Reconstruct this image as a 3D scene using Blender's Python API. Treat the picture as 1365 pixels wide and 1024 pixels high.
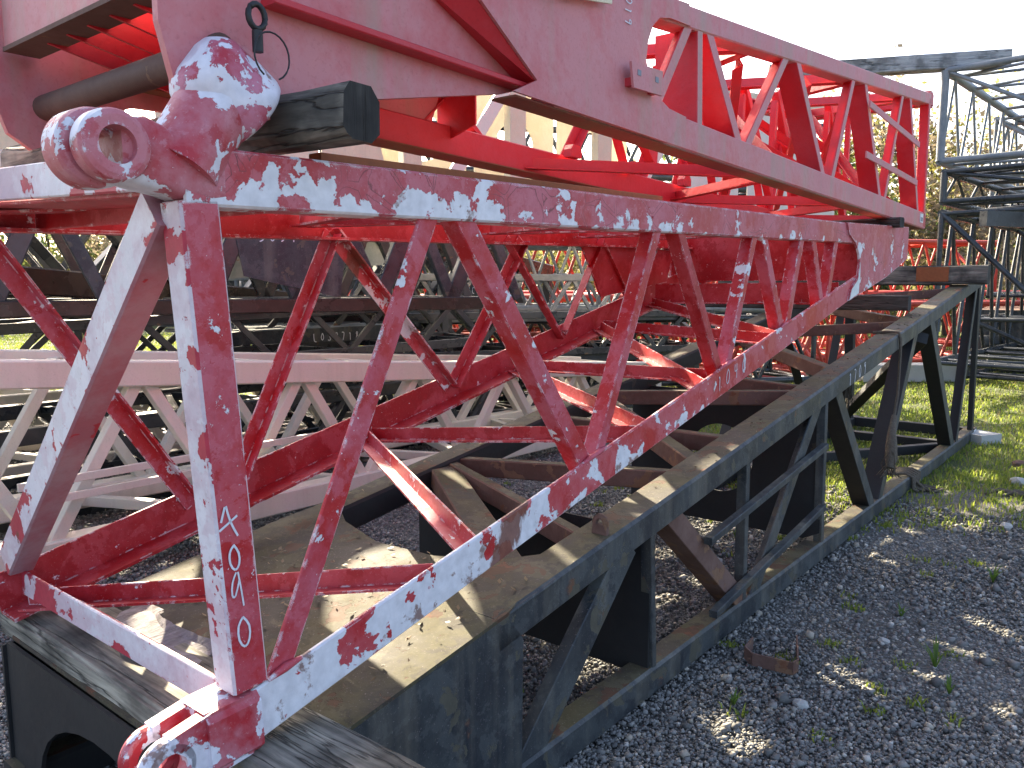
import bpy, bmesh, math, random
import numpy as np
from mathutils import Vector, Matrix
random.seed(7); rng = np.random.default_rng(7)
R = math.radians
for o in list(bpy.data.objects): bpy.data.objects.remove(o)
scene = bpy.context.scene
COL = scene.collection

# ------------------------------------------------------------------ camera
cam_d = bpy.data.cameras.new('camera'); cam = bpy.data.objects.new('camera', cam_d); COL.objects.link(cam)
cam.location = (0, 0, 1.7); cam.rotation_euler = (R(90 - 7.03), 0, 0)
cam_d.sensor_width = 36; cam_d.lens = 36 * 1071 / 1365; cam_d.clip_start = .05; cam_d.clip_end = 900
scene.camera = cam
# ------------------------------------------------------------------ light
SUN_AZ, SUN_EL = -24, 30.5          # degrees clockwise from +Y, elevation
w = bpy.data.worlds.new('World'); scene.world = w; w.use_nodes = True
wn = w.node_tree; bg = wn.nodes['Background']
sky = wn.nodes.new('ShaderNodeTexSky'); sky.sky_type = 'NISHITA'; sky.sun_disc = False
sky.sun_elevation = R(SUN_EL); sky.sun_rotation = R(SUN_AZ); sky.air_density = .75; sky.dust_density = 4.5; sky.ozone_density = .3
wn.links.new(sky.outputs[0], bg.inputs[0]); bg.inputs[1].default_value = .115
sd = bpy.data.lights.new('sun', 'SUN'); sd.energy = 5.0; sd.angle = R(.53); sd.color = (1, .87, .64)
sun = bpy.data.objects.new('sun', sd); COL.objects.link(sun)
sv = Vector((math.sin(R(SUN_AZ)) * math.cos(R(SUN_EL)), math.cos(R(SUN_AZ)) * math.cos(R(SUN_EL)), math.sin(R(SUN_EL))))
sun.rotation_euler = sv.to_track_quat('Z', 'Y').to_euler(); sun.location = sv * 40
scene.view_settings.view_transform = 'Standard'; scene.view_settings.look = 'None'
scene.view_settings.exposure = 2.35; scene.view_settings.gamma = 1
scene.render.engine = 'CYCLES'

GZ = -0.04                        # ground level
AZ = R(39)
D = Vector((math.sin(AZ), math.cos(AZ), 0)); N = Vector((math.cos(AZ), -math.sin(AZ), 0)); Z = Vector((0, 0, 1))
def P(s, c, z): return D * s + N * c + Z * z      # yard frame: s along the stack, c across it, z up

# ------------------------------------------------------------------ materials
class NT:
    def __init__(s, name, rough=.6, metal=0., spec=.5):
        s.m = bpy.data.materials.new(name); s.m.use_nodes = True; s.t = s.m.node_tree; s.b = s.t.nodes['Principled BSDF']
        s.b.inputs['Roughness'].default_value = rough; s.b.inputs['Metallic'].default_value = metal
        s.b.inputs['Specular IOR Level'].default_value = spec
        tc = s.t.nodes.new('ShaderNodeTexCoord'); s.co = tc.outputs['Object']
    def L(s, a, b): s.t.links.new(a, b)
    def noise(s, scale, detail=4, rough=.55, dist=0., co=None, w=None):
        n = s.t.nodes.new('ShaderNodeTexNoise'); n.inputs['Scale'].default_value = scale; n.inputs['Detail'].default_value = detail
        n.inputs['Roughness'].default_value = rough; n.inputs['Distortion'].default_value = dist
        s.L(co or s.co, n.inputs['Vector']); return n.outputs['Fac']
    def voro(s, scale, feat='DISTANCE_TO_EDGE', co=None):
        n = s.t.nodes.new('ShaderNodeTexVoronoi'); n.feature = feat; n.inputs['Scale'].default_value = scale
        s.L(co or s.co, n.inputs['Vector']); return n.outputs['Distance'] if feat != 'COL' else n.outputs['Color']
    def math(s, op, a, b=0., c=0.):
        n = s.t.nodes.new('ShaderNodeMath'); n.operation = op
        for i, v in enumerate((a, b, c)):
            if isinstance(v, (int, float)): n.inputs[i].default_value = v
            else: s.L(v, n.inputs[i])
        return n.outputs[0]
    def step(s, v, lo, hi, a=0., b=1.):
        n = s.t.nodes.new('ShaderNodeMapRange'); s.L(v, n.inputs[0])
        for i, x in enumerate((lo, hi, a, b)): n.inputs[i + 1].default_value = x
        return n.outputs[0]
    def mix(s, f, a, b):
        n = s.t.nodes.new('ShaderNodeMix'); n.data_type = 'RGBA'
        for i, v in ((0, f), (6, a), (7, b)):
            if isinstance(v, (int, float)): n.inputs[i].default_value = v
            elif isinstance(v, tuple): n.inputs[i].default_value = (*v, 1) if len(v) == 3 else v
            else: s.L(v, n.inputs[i])
        return n.outputs[2]
    def dot(s, v):
        n = s.t.nodes.new('ShaderNodeVectorMath'); n.operation = 'DOT_PRODUCT'; s.L(s.co, n.inputs[0]); n.inputs[1].default_value = tuple(v)
        return n.outputs['Value']
    def scaleco(s, axis, k):      # squeeze coordinates along one axis: grain runs that way
        n = s.t.nodes.new('ShaderNodeVectorMath'); n.operation = 'SCALE'; n.inputs[0].default_value = tuple(axis); s.L(s.math('MULTIPLY', s.dot(axis), k - 1), n.inputs[3])
        a = s.t.nodes.new('ShaderNodeVectorMath'); a.operation = 'ADD'; s.L(s.co, a.inputs[0]); s.L(n.outputs[0], a.inputs[1]); return a.outputs[0]
    def out(s, col, h=None, strength=.3, dist=.004, rough=None):
        if isinstance(col, tuple): s.b.inputs['Base Color'].default_value = (*col, 1)
        else: s.L(col, s.b.inputs['Base Color'])
        if rough is not None: s.L(rough, s.b.inputs['Roughness'])
        if h is not None:
            b = s.t.nodes.new('ShaderNodeBump'); b.inputs['Strength'].default_value = strength; b.inputs['Distance'].default_value = dist
            s.L(h, b.inputs['Height']); s.L(b.outputs[0], s.b.inputs['Normal'])
        return s.m

def paint(name, base, fade, chip, thr=.62, cs=5., fine=.72, grad=None, rust=.5, rough=.45, cracks=False, fadeamt=(.42, .62), streak=0., sd=0., edge=0., low=None, scorch=None):
    n = NT(name, rough)
    f = n.noise(2.6 + sd, 8, .62); f2 = n.noise(27, 5, .6)
    fm = n.step(n.math('ADD', f, n.math('MULTIPLY', f2, .25)), fadeamt[0] + .12, fadeamt[1] + .12)
    col = n.mix(fm, base, fade)
    if edge or cracks:
        p1 = n.noise(6.3 + sd, 9, .66, .3); col = n.mix(n.step(p1, .53, .55, 0, .5), col, tuple(min(1, c * 1.05 + .02) for c in fade)); p2 = n.noise(8.1 + sd, 9, .68); col = n.mix(n.step(p2, .57, .59, 0, .75), col, tuple(c * .9 for c in base))
        gr2 = n.noise(130, 3, .7); col = n.mix(n.step(gr2, .62, .72, 0, .22), col, (.66, .56, .58))
    g = n.noise(90, 3, .6); col = n.mix(n.step(g, .55, .8, 0, .35), col, tuple(c * .55 for c in base))
    if streak:
        st = n.noise(7, 5, .6, co=n.scaleco((0, 0, 1), .08)); col = n.mix(n.step(st, .5, .75, 0, streak), col, (.32, .29, .22))
    c1 = n.noise(cs, 10, .6, .25)
    if grad:
        s0, s1, b0, b1 = grad; c1 = n.math('ADD', c1, n.step(n.dot(D), s0, s1, b0, b1))
    if low:
        c1 = n.math('ADD', c1, n.step(n.dot(Z - D * low[0]), low[1], low[2], low[3], low[4]))
    m1 = n.step(c1, thr, thr + .006); c2 = n.noise(cs * 7, 6, .7); m2 = n.step(c2, fine, fine + .01)
    cm = n.math('MAXIMUM', m1, m2)
    if edge:
        bv = n.t.nodes.new('ShaderNodeBevel'); bv.samples = 4; bv.inputs[0].default_value = .011; gm = n.t.nodes.new('ShaderNodeNewGeometry')
        dp = n.t.nodes.new('ShaderNodeVectorMath'); dp.operation = 'DOT_PRODUCT'; n.L(bv.outputs[0], dp.inputs[0]); n.L(gm.outputs['Normal'], dp.inputs[1])
        ew = n.step(n.math('SUBTRACT', 1., dp.outputs['Value']), .0, .16, 0, edge); en = n.math('ADD', n.noise(19, 8, .68), ew); cm = n.math('MAXIMUM', cm, n.step(en, .66, .68))
    chipc = n.mix(n.step(n.noise(30, 6), .35, .7), chip, tuple(c * .8 for c in chip))
    if cracks: 
        v = n.voro(6.5, co=None); wob = n.math('ADD', v, n.math('MULTIPLY', n.noise(11, 5), .22)); ck = n.step(n.math('ABSOLUTE', n.math('SUBTRACT', wob, .155)), 0, .010, 1, 0)
        ck = n.math('MULTIPLY', ck, n.step(n.noise(3.1, 3), .46, .54)); col = n.mix(ck, col, (.13, .03, .035))
    rm = n.step(n.noise(9.3, 8, .65), .66 - rust * .08, .70 - rust * .08); rm = n.math('MULTIPLY', rm, n.step(c1, thr - .05, thr + .05, 0, .8))
    col = n.mix(cm, col, chipc); col = n.mix(rm, col, (.16, .055, .025))
    if scorch:
        sc = n.math('ADD', n.math('ABSOLUTE', n.math('SUBTRACT', n.dot(D + Z * -.55), scorch[0])), n.math('MULTIPLY', n.math('SUBTRACT', n.noise(26, 6, .7, co=n.scaleco(Z, .35)), .5), .16))
        col = n.mix(n.step(sc, scorch[1], scorch[1] + .02, .93, 0), col, n.mix(n.noise(40, 4), (.10, .03, .02), (.26, .10, .065)))
    h = n.math('ADD', n.math('MULTIPLY', cm, -1.), n.math('MULTIPLY', f2, .9))
    return n.out(col, h, .55, .0035, n.step(f, .3, .7, rough - .08, rough + .2))

RED = (.43, .010, .016); PINK = (.49, .10, .14); PRIMER = (.74, .74, .78)
M = {}
M['red'] = paint('peeling red paint', RED, PINK, PRIMER, .63, 8., .68, edge=.16)
M['red_clean'] = paint('deep red paint', (.34, .005, .010), (.44, .05, .065), PRIMER, .70, 6., .72, fadeamt=(.46, .66), edge=.14)
M['red_top'] = paint('cracked red paint', (.42, .028, .036), (.49, .13, .165), PRIMER, .580, 8.5, .70, grad=(.8, 4.6, .03, -.10), cracks=True, sd=.4, edge=.2, low=(.0225, 1.27, 1.36, .085, -.035))
M['red_low'] = paint('flaking red paint on white primer', (.44, .012, .018), (.50, .10, .12), PRIMER, .59, 7., .70, grad=(.7, 2.6, .15, -.055), rust=1., sd=.9, edge=.16, scorch=(.80, .045))
M['white_end'] = paint('worn white primer with red remains', (.72, .70, .74), (.55, .42, .47), (.46, .03, .06), .57, 5., .66, rust=.6, sd=.2, edge=.12)
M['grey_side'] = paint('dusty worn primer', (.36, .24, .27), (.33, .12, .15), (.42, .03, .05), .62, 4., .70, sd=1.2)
M['lug'] = paint('thick red paint worn to white primer', (.42, .022, .034), (.50, .20, .24), (.74, .73, .80), .53, 9., .68, rust=.5, sd=.5, edge=.1)
M['lug_white'] = paint('white primer with red scabs', (.40, .022, .04), (.50, .20, .29), (.74, .73, .80), .47, 9., .62, rust=.6, sd=.7, edge=.1)
M['upper'] = paint('chalky pink red paint', (.50, .085, .095), (.54, .21, .225), (.6, .5, .5), .80, 5., .80, streak=.6, rough=.5, fadeamt=(.3, .55))
M['upper_in'] = paint('bright red paint', (.50, .018, .03), (.50, .06, .08), (.6, .5, .5), .80, 5., .80, rough=.45, fadeamt=(.45, .75))
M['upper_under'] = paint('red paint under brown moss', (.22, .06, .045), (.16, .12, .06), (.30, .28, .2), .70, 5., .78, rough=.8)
M['bk_top'] = paint('black paint rusted and mossy', (.040, .032, .024), (.078, .068, .030), (.085, .042, .022), .58, 7., .70, rust=1., rough=.75, edge=.05)
M['bk'] = paint('weathered black paint', (.016, .021, .028), (.048, .056, .058), (.085, .08, .06), .60, 7., .68, streak=.30, rough=.5, fadeamt=(.40, .64), edge=.08)
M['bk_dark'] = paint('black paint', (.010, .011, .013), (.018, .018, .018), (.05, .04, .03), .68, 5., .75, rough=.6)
M['rust'] = paint('rusty brown steel', (.11, .055, .04), (.17, .10, .08), (.22, .12, .07), .58, 8., .68, rough=.8, rust=1.)
M['pin'] = paint('brown rusted shaft', (.085, .042, .035), (.13, .075, .06), (.16, .09, .06), .66, 20., .7, rough=.7)
M['white'] = paint('off white boom paint', (.68, .63, .52), (.70, .62, .54), (.35, .25, .18), .74, 6., .76, streak=.25, rough=.4)
M['cream'] = paint('cream paint', (.62, .54, .36), (.66, .60, .44), (.35, .22, .1), .72, 5., .76, streak=.35)
M['blk_tube'] = paint('dark tube paint', (.020, .024, .030), (.045, .05, .055), (.13, .08, .05), .66, 6., .74, rough=.24)
M['brown_tube'] = paint('dark brown chord paint', (.022, .014, .012), (.04, .026, .022), (.10, .05, .03), .72, 6., .76, rough=.20)
M['gry_tube'] = paint('grey steel with haze tint', (.13, .155, .175), (.22, .235, .25), (.2, .12, .08), .66, 6., .74, rough=.4)  # haze glare over dark tubes is put into this blue grey
M['red_tube'] = paint('orange red boom paint', (.44, .035, .022), (.50, .09, .06), (.55, .45, .4), .74, 6., .76, rough=.4)
M['concrete'] = paint('concrete', (.38, .38, .36), (.45, .44, .42), (.25, .25, .23), .66, 9., .7, rough=.9)
def flat(name, col, rough=.7, emis=None):
    n = NT(name, rough); f = n.noise(40, 4); return n.out(n.mix(n.step(f, .3, .7), col, tuple(c * .8 for c in col)), f, .1)
M['chalk'] = flat('white chalk', (.74, .76, .82), .9); M['rubber'] = flat('black cable', (.012, .012, .014), .5)
M['whitepaint'] = flat('white paint patch', (.72, .76, .76), .6); M['sticker'] = flat('white sticker', (.7, .72, .75), .4); M['ink'] = flat('sticker print', (.2, .22, .26), .5)
M['orange_rust'] = flat('orange rust', (.28, .09, .03), .8); M['tatter'] = flat('tattered dark cloth', (.05, .042, .03), .95)

def wood(name, ax, dark, light, cr=.5):
    n = NT(name, .9); c = n.scaleco(ax, .07)
    g = n.noise(34, 6, .65, .4, c); g2 = n.noise(7, 5, .6, .2, c); b = n.noise(3.2, 4, .6)
    col = n.mix(n.step(g, .35, .68), dark, light); col = n.mix(n.step(b, .42, .6, 0, .8), col, tuple(x * .4 for x in dark))
    ck = n.step(n.math('ABSOLUTE', n.math('SUBTRACT', g2, .5)), 0, .014, 1, 0); col = n.mix(n.math('MULTIPLY', ck, .85), col, (.012, .01, .008))
    return n.out(col, n.math('SUBTRACT', g, n.math('MULTIPLY', ck, cr * 2)), .8, .006)
M['wood_w'] = wood('weathered grey timber across', N, (.045, .042, .037), (.27, .25, .21))
M['wood_l'] = wood('lightened timber across', N, (.10, .095, .08), (.46, .43, .35))  # weathered timber colour lightened to offset the shade it lies in
M['wood_d'] = wood('dark timber', N, (.035, .032, .028), (.12, .11, .095))
M['wood_x'] = wood('grey plank', Vector((.98, -.2, 0)), (.26, .27, .28), (.46, .47, .47))
M['wood_end'] = wood('split timber end grain', Z, (.02, .019, .018), (.07, .065, .06))
M['bark'] = wood('bark', Z, (.06, .045, .035), (.16, .13, .10))
def bark_flake():
    n = NT('grey bark flake', .9); c = n.scaleco((.8, .6, 0), .2); g = n.noise(30, 7, .7, .5, c)
    return n.out(n.mix(n.step(g, .35, .65), (.13, .12, .12), (.34, .32, .34)), g, 1., .01)
M['flake'] = bark_flake()
def leafmat(name, a, b, tr=.35):
    n = NT(name, .55); oi = n.t.nodes.new('ShaderNodeNewGeometry'); col = n.mix(oi.outputs['Random Per Island'], a, b); n.out(col)
    t = n.t.nodes.new('ShaderNodeBsdfTranslucent'); n.L(col, t.inputs[0]); mx = n.t.nodes.new('ShaderNodeMixShader'); mx.inputs[0].default_value = tr
    n.L(n.b.outputs[0], mx.inputs[1]); n.L(t.outputs[0], mx.inputs[2]); n.L(mx.outputs[0], n.t.nodes['Material Output'].inputs[0]); return n.m
M['leaf_a'] = leafmat('olive leaves', (.12, .13, .04), (.34, .31, .10), .5); M['leaf_b'] = leafmat('dry brown leaves', (.17, .14, .09), (.36, .29, .19), .5); M['leaf_c'] = leafmat('green leaves', (.07, .12, .035), (.22, .26, .08), .5)
M['grass'] = leafmat('grass blades', (.12, .19, .03), (.34, .38, .06), .5); M['weed'] = leafmat('weed leaves', (.07, .14, .02), (.15, .24, .04), .5); M['drygrass'] = leafmat('dry grass', (.20, .17, .07), (.30, .26, .12), .4)
def stonemat():
    n = NT('crushed stone', .75); oi = n.t.nodes.new('ShaderNodeNewGeometry'); r = oi.outputs['Random Per Island']
    cr = n.t.nodes.new('ShaderNodeValToRGB'); n.L(r, cr.inputs[0]); e = cr.color_ramp; e.elements[0].color = (.09, .088, .084, 1); e.elements[1].color = (.50, .48, .44, 1)
    for p, c in ((.45, (.17, .166, .158)), (.82, (.25, .245, .232)), (.94, (.32, .28, .22))):
        q = e.elements.new(p); q.color = (*c, 1)
    return n.out(cr.outputs[0], n.noise(120, 3), .3)
M['stone'] = stonemat()
def groundmat():
    n = NT('gravel yard with grass', .9)
    g = n.voro(75, 'F1'); g2 = n.noise(60, 5, .7); big = n.noise(.8, 5, .6)
    gr = n.mix(n.step(g2, .35, .68), (.05, .05, .047), (.20, .196, .185)); gr = n.mix(n.step(big, .45, .65, 0, .5), gr, (.05, .045, .035))
    y = n.dot((0, 1, 0)); x = n.dot((1, 0, 0))
    gm = n.math('ADD', n.step(y, 5.6, 7.8, -.35, .45), n.math('MULTIPLY', n.step(x, 2.5, .0, 0, 1), n.step(y, 9, 13, -.75, 0)))
    gm = n.step(n.math('ADD', gm, n.noise(1.6, 6, .65)), .5, .62)
    gc = n.mix(n.noise(14, 5), (.05, .075, .018), (.12, .13, .04))
    return n.out(n.mix(gm, gr, gc), n.math('ADD', g, g2), .9, .012)
M['ground'] = groundmat()

# ------------------------------------------------------------------ object helpers
def tag(o, label=None, cat=None, group=None, kind=None):
    for k, v in (('label', label), ('category', cat), ('group', group), ('kind', kind)):
        if v: o[k] = v
    return o
def root(name, loc, label, cat, group=None):
    e = bpy.data.objects.new(name, None); COL.objects.link(e); e.location = loc; e.empty_display_size = .2
    return tag(e, label, cat, group)
class B:
    """collects solids in world coordinates; build() links them as one mesh object"""
    def __init__(s): s.v = []; s.f = []; s.sm = []
    def add(s, vs, fs, smooth=False):
        k = len(s.v); s.v += [Vector(v) for v in vs]; s.f += [tuple(i + k for i in f) for f in fs]; s.sm += [smooth] * len(fs); return s
    def loft(s, rings, cap=True, smooth=False):
        n = len(rings[0]); vs = [p for r in rings for p in r]; fs = []
        for i in range(len(rings) - 1):
            for j in range(n): fs.append((i * n + j, i * n + (j + 1) % n, (i + 1) * n + (j + 1) % n, (i + 1) * n + j))
        s.add(vs, fs, smooth)
        if cap: s.add(rings[0], [tuple(range(n))[::-1]]); s.add(rings[-1], [tuple(range(n))])
        return s
    def beam(s, p0, p1, prof, ah, bh, smooth=False):
        p0 = Vector(p0); p1 = Vector(p1); d = (p1 - p0).normalized(); a = (ah - d * ah.dot(d)).normalized(); b = d.cross(a)
        if b.dot(bh) < 0: b = -b
        return s.loft([[p + a * x + b * y for x, y in prof] for p in (p0, p1)], smooth=smooth)
    def tube(s, p0, p1, r, n=10, r1=None):
        p0 = Vector(p0); p1 = Vector(p1); d = (p1 - p0).normalized(); a = d.orthogonal().normalized(); b = d.cross(a); r1 = r if r1 is None else r1
        return s.loft([[p + (a * math.cos(2 * math.pi * i / n) + b * math.sin(2 * math.pi * i / n)) * q for i in range(n)] for p, q in ((p0, r), (p1, r1))], smooth=True)
    def prism(s, pts, off):
        n = len(pts); off = Vector(off); return s.loft([[Vector(p) for p in pts], [Vector(p) + off for p in pts]])
    def path(s, pts, r, n=6, taper=None):
        rings = []; up = Vector((.3, .2, .93)); rr = r if isinstance(r, list) else [r] * len(pts)
        for i, p in enumerate(pts):
            d = (Vector(pts[min(i + 1, len(pts) - 1)]) - Vector(pts[max(i - 1, 0)])).normalized(); a = d.cross(up)
            if a.length < .01: a = d.orthogonal()
            a.normalize(); b = d.cross(a); rings.append([Vector(p) + (a * math.cos(2 * math.pi * k / n) + b * math.sin(2 * math.pi * k / n)) * rr[i] for k in range(n)])
        return s.loft(rings, smooth=True)
    def build(s, name, mat, parent=None, label=None, kind=None):
        me = bpy.data.meshes.new(name); off = Vector(parent.location) if parent else Vector((0, 0, 0))
        g = parent
        while g is not None and g.parent: g = g.parent; off += Vector(g.location)
        me.from_pydata([v - off for v in s.v], [], s.f)
        me.polygons.foreach_set('use_smooth', s.sm)
        bm = bmesh.new(); bm.from_mesh(me); bmesh.ops.recalc_face_normals(bm, faces=bm.faces); bm.to_mesh(me); bm.free()
        me.materials.append(M[mat] if isinstance(mat, str) else mat)
        o = bpy.data.objects.new(name, me); COL.objects.link(o); o.parent = parent
        if label: o['label'] = label
        if kind: o['kind'] = kind
        return o
def box_at(s, c, hx, hy, hz, rot=0):
    u = Vector((math.cos(rot), math.sin(rot), 0)); v = Vector((-math.sin(rot), math.cos(rot), 0))
    pts = [Vector(c) + u * (hx * i) + v * (hy * j) - Z * hz for i, j in ((-1, -1), (1, -1), (1, 1), (-1, 1))]; return s.prism(pts, (0, 0, 2 * hz))
B.box = box_at
def Lp(la, lb, t, b0=0., a0=0., r=.003):
    return [(x + a0, y + b0) for x, y in ((-r, 0), (-la, 0), (-la, t), (-t, t), (-t, lb), (-r, lb), (0, lb - r), (0, r))]
def Bp(a0, a1, b0, b1, r=.005): return [(a0 + r, b0), (a1 - r, b0), (a1, b0 + r), (a1, b1 - r), (a1 - r, b1), (a0 + r, b1), (a0, b1 - r), (a0, b0 + r)]
def ring_plate(b, c, u, v, outer, r, t, n=28, ru=None):
    """plate with a round hole; outer(angle) gives distance from the centre to the outline"""
    nn = u.cross(v).normalized() * t; ru = ru or r
    I = [c + u * (r * math.cos(2 * math.pi * i / n)) + v * (ru * math.sin(2 * math.pi * i / n)) for i in range(n)]
    O = [c + (u * math.cos(2 * math.pi * i / n) + v * math.sin(2 * math.pi * i / n)) * outer(2 * math.pi * i / n) for i in range(n)]
    vs = I + O + [p + nn for p in I] + [p + nn for p in O]; fs = []
    for i in range(n):
        j = (i + 1) % n; fs += [(i, j, n + j, n + i), (2 * n + i, 3 * n + i, 3 * n + j, 2 * n + j), (n + i, n + j, 3 * n + j, 3 * n + i), (i, 2 * n + i, 2 * n + j, j)]
    return b.add(vs, fs)
def rect_outer(hw, hh, n=28):
    def f(a):
        c, s_ = abs(math.cos(a)), abs(math.sin(a)); return min(hw / max(c, 1e-6), hh / max(s_, 1e-6))
    return f
FONT = {'0': [[(.5, 1), (.15, .75), (.1, .3), (.4, 0), (.75, .2), (.85, .7), (.5, 1)]], '1': [[(.3, .8), (.5, 1), (.5, 0)]], '2': [[(.1, .8), (.4, 1), (.8, .8), (.7, .5), (.1, 0), (.85, 0)]],
 '3': [[(.1, .9), (.5, 1), (.8, .8), (.4, .55), (.8, .3), (.5, 0), (.1, .1)]], '4': [[(.2, 1), (.1, .5), (.8, .55)], [(.65, 1), (.65, 0)]], '5': [[(.8, 1), (.2, 1), (.2, .6), (.7, .5), (.7, .1), (.1, 0)]],
 '6': [[(.7, 1), (.2, .5), (.2, .1), (.6, 0), (.75, .35), (.25, .45)]], '7': [[(.1, 1), (.8, 1), (.35, 0)]], '8': [[(.5, .55), (.2, .8), (.5, 1), (.8, .8), (.2, .25), (.5, 0), (.8, .25), (.5, .55)]],
 '9': [[(.75, .9), (.3, 1), (.2, .65), (.7, .6), (.75, 1), (.65, 0)]], 'L': [[(.2, 1), (.2, 0), (.8, 0)]], 'O': [[(.5, 1), (.1, .5), (.5, 0), (.9, .5), (.5, 1)]], 'T': [[(.1, 1), (.9, 1)], [(.5, 1), (.5, 0)]],
 'J': [[(.7, 1), (.7, .1), (.2, .1)]], 'U': [[(.1, 1), (.2, 0), (.8, 0), (.9, 1)]], 'S': [[(.8, 1), (.2, .8), (.8, .3), (.1, 0)]], 's': [[(.8, .6), (.3, .5), (.7, .2), (.2, 0)]], 'M': [[(0, 0), (.1, 1), (.5, .4), (.9, 1), (1, 0)]],
 'N': [[(.1, 0), (.1, 1), (.8, 0), (.8, 1)]], 'C': [[(.8, .9), (.3, 1), (.1, .4), (.4, 0), (.8, .1)]], '.': [[(.4, 0), (.5, .1)]], ' ': [], '/': [[(.2, 0), (.8, 1)]], 'a': [[(.3, 1), (.0, .55)], [(.35, 1), (.5, .5), (.85, 0)], [(-.1, .3), (.9, .6)]], 'q': [[(.5, 1), (.15, .7), (.05, .2), (.3, .1), (.6, .7)], [(.6, 1), (.68, .4), (.72, -.3)]]}
def chalk(text, o, ux, uy, nrm, h, parent, wd=.006, adv=.85, mat='chalk', name='chalk_number'):
    b = B(); ux = ux.normalized(); uy = uy.normalized(); nrm = nrm.normalized()
    for i, ch in enumerate(text):
        for st in FONT.get(ch, []):
            pts = [o + ux * ((x * .62 + i * adv) * h + random.uniform(-.02, .02) * h) + uy * ((y + random.uniform(-.04, .04)) * h) + nrm * .002 for x, y in st]
            # resample and smooth
            q = []
            for a, c in zip(pts, pts[1:]): q += [a, a.lerp(c, .5)]
            q.append(pts[-1]); q = [q[0]] + [(q[k - 1] + q[k] * 2 + q[k + 1]) / 4 for k in range(1, len(q) - 1)] + [q[-1]]
            for a, c in zip(q, q[1:]):
                d = (c - a); 
                if d.length < 1e-5: continue
                sdv = d.normalized().cross(nrm) * wd / 2; b.prism([a - sdv, a + sdv, c + sdv, c - sdv], nrm * .0008)
    return b.build(name, mat, parent)

# ------------------------------------------------------------------ setting: ground
def ground():
    xs = np.concatenate([np.linspace(-160, -14, 12), np.linspace(-12, 14, 53), np.linspace(16, 200, 12)]); ys = np.concatenate([np.linspace(-40, 0, 6), np.linspace(.5, 20, 40), np.linspace(24, 320, 14)])
    vs = [(x, y, GZ - .004 + (.012 * math.sin(x * 2.1 + y) * math.cos(y * 1.7) if (x - 1) ** 2 + (y - 6) ** 2 < 120 else 0)) for y in ys for x in xs]; n = len(xs)
    fs = [(j * n + i, j * n + i + 1, (j + 1) * n + i + 1, (j + 1) * n + i) for j in range(len(ys) - 1) for i in range(n - 1)]
    b = B(); b.add(vs, fs); o = b.build('ground', 'ground'); tag(o, kind='structure')
ground()

# ------------------------------------------------------------------ the red boom section in the middle
CM, WM = -1.6, 1.36
def zt(s): return 1.99 + .0225 * (s - .9)
def zb(s): return .745 + .2205 * (s - 1.0)
main = root('red_boom_section', P(1.0, CM, .60), 'flaking red and white lattice boom section with its open end nearest, resting on timber', 'crane boom')
def pm(s, w_, z): return P(s, CM - w_, z)
def brace(parent, p0, p1, out, side, lb=.072, la=.06, t=.008, mat='red', name='brace', ins=.012, ext=.03):
    d = (p1 - p0).normalized(); b = B().beam(p0 - d * ext, p1 + d * ext, Lp(la, lb, t, -lb / 2, -ins), out, D * side); return b.build(name, mat, parent)
# chords
B().beam(pm(.90, 0, zt(.9) - .125), pm(6.6, 0, zt(6.6) - .125), Lp(.10, .125, .012, 0, 0, .006), N, Z).build('chord', 'red_top', main, 'top chord of cracked red paint with white flakes')
B().beam(pm(.90, 0, zt(.9) - .012), pm(6.6, 0, zt(6.6) - .012), Bp(-.10, -.012, 0, .012, .002), N, Z).build('flange', 'red_top', main)
B().beam(pm(.95, 0, zb(.95) - .13), pm(6.4, 0, zb(6.4) - .13), Lp(.10, .13, .012, 0, 0, .005), N, Z).build('chord', 'red_low', main, 'bottom chord flaked almost white at its near end')
B().beam(pm(.88, WM, zt(.9) - .125), pm(6.7, WM, zt(6.7) - .125), Lp(.10, .125, .012, 0, 0, .006), -N, Z).build('chord', 'red_clean', main)
B().beam(pm(.93, WM, zb(.95) - .13), pm(6.4, WM, zb(6.4) - .13), Lp(.12, .14, .012, 0, 0, .005), -N, Z).build('chord', 'red_clean', main)
# end frame
for s_, h, w_, dd, mt in ((.885, .085, .25, 1, 'white_end'),):
    B().beam(pm(.90, .05, zt(.9) - .045), pm(.90, WM - .03, zt(.9) + .005), Bp(0, .012, -.045, .045, .004), -D, Z).build('end_beam', 'white_end', main, 'top end beam, white face with red flecks')
    B().beam(pm(.905, .05, zt(.9) - .1), pm(.905, WM - .03, zt(.9) - .052), Bp(-.22, 0, 0, .012, .003), -D, Z).build('end_beam_flange', 'red_clean', main)
    B().beam(pm(1.11, .05, zt(.9) - .125), pm(1.11, WM - .03, zt(.9) - .11), Bp(-.012, 0, 0, .11, .003), -D, Z).build('end_beam_web', 'red_clean', main)
def two_face(p0, p1, a0, a1, b0, b1, ah, bh, mA, mB, name, label):
    """box member whose b-facing sides and a-facing sides are painted differently"""
    me = B().beam(p0, p1, Bp(a0, a1, b0, b1, .006), ah, bh).build(name, mA, main, label)
    me.data.materials.append(M[mB]); bm = bmesh.new(); bm.from_mesh(me.data)
    for f in bm.faces:
        if abs(f.normal.dot(ah)) > .8: f.material_index = 1
    bm.to_mesh(me.data); bm.free()
two_face(pm(.93, 0, zt(.9) - .115), pm(1.005, 0, .76), -.085, 0, -.046, .046, N, D, 'white_end', 'red', 'end_post', 'near end post, white on its end face and pink red on its outer face, chalked 1040')
two_face(pm(.90, .10, zt(.9) - .125), pm(.975, WM - .01, .78), -.05, .03, -.052, .052, -D, N, 'grey_side', 'white_end', 'end_brace', 'white faced diagonal of the open end frame')
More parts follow.
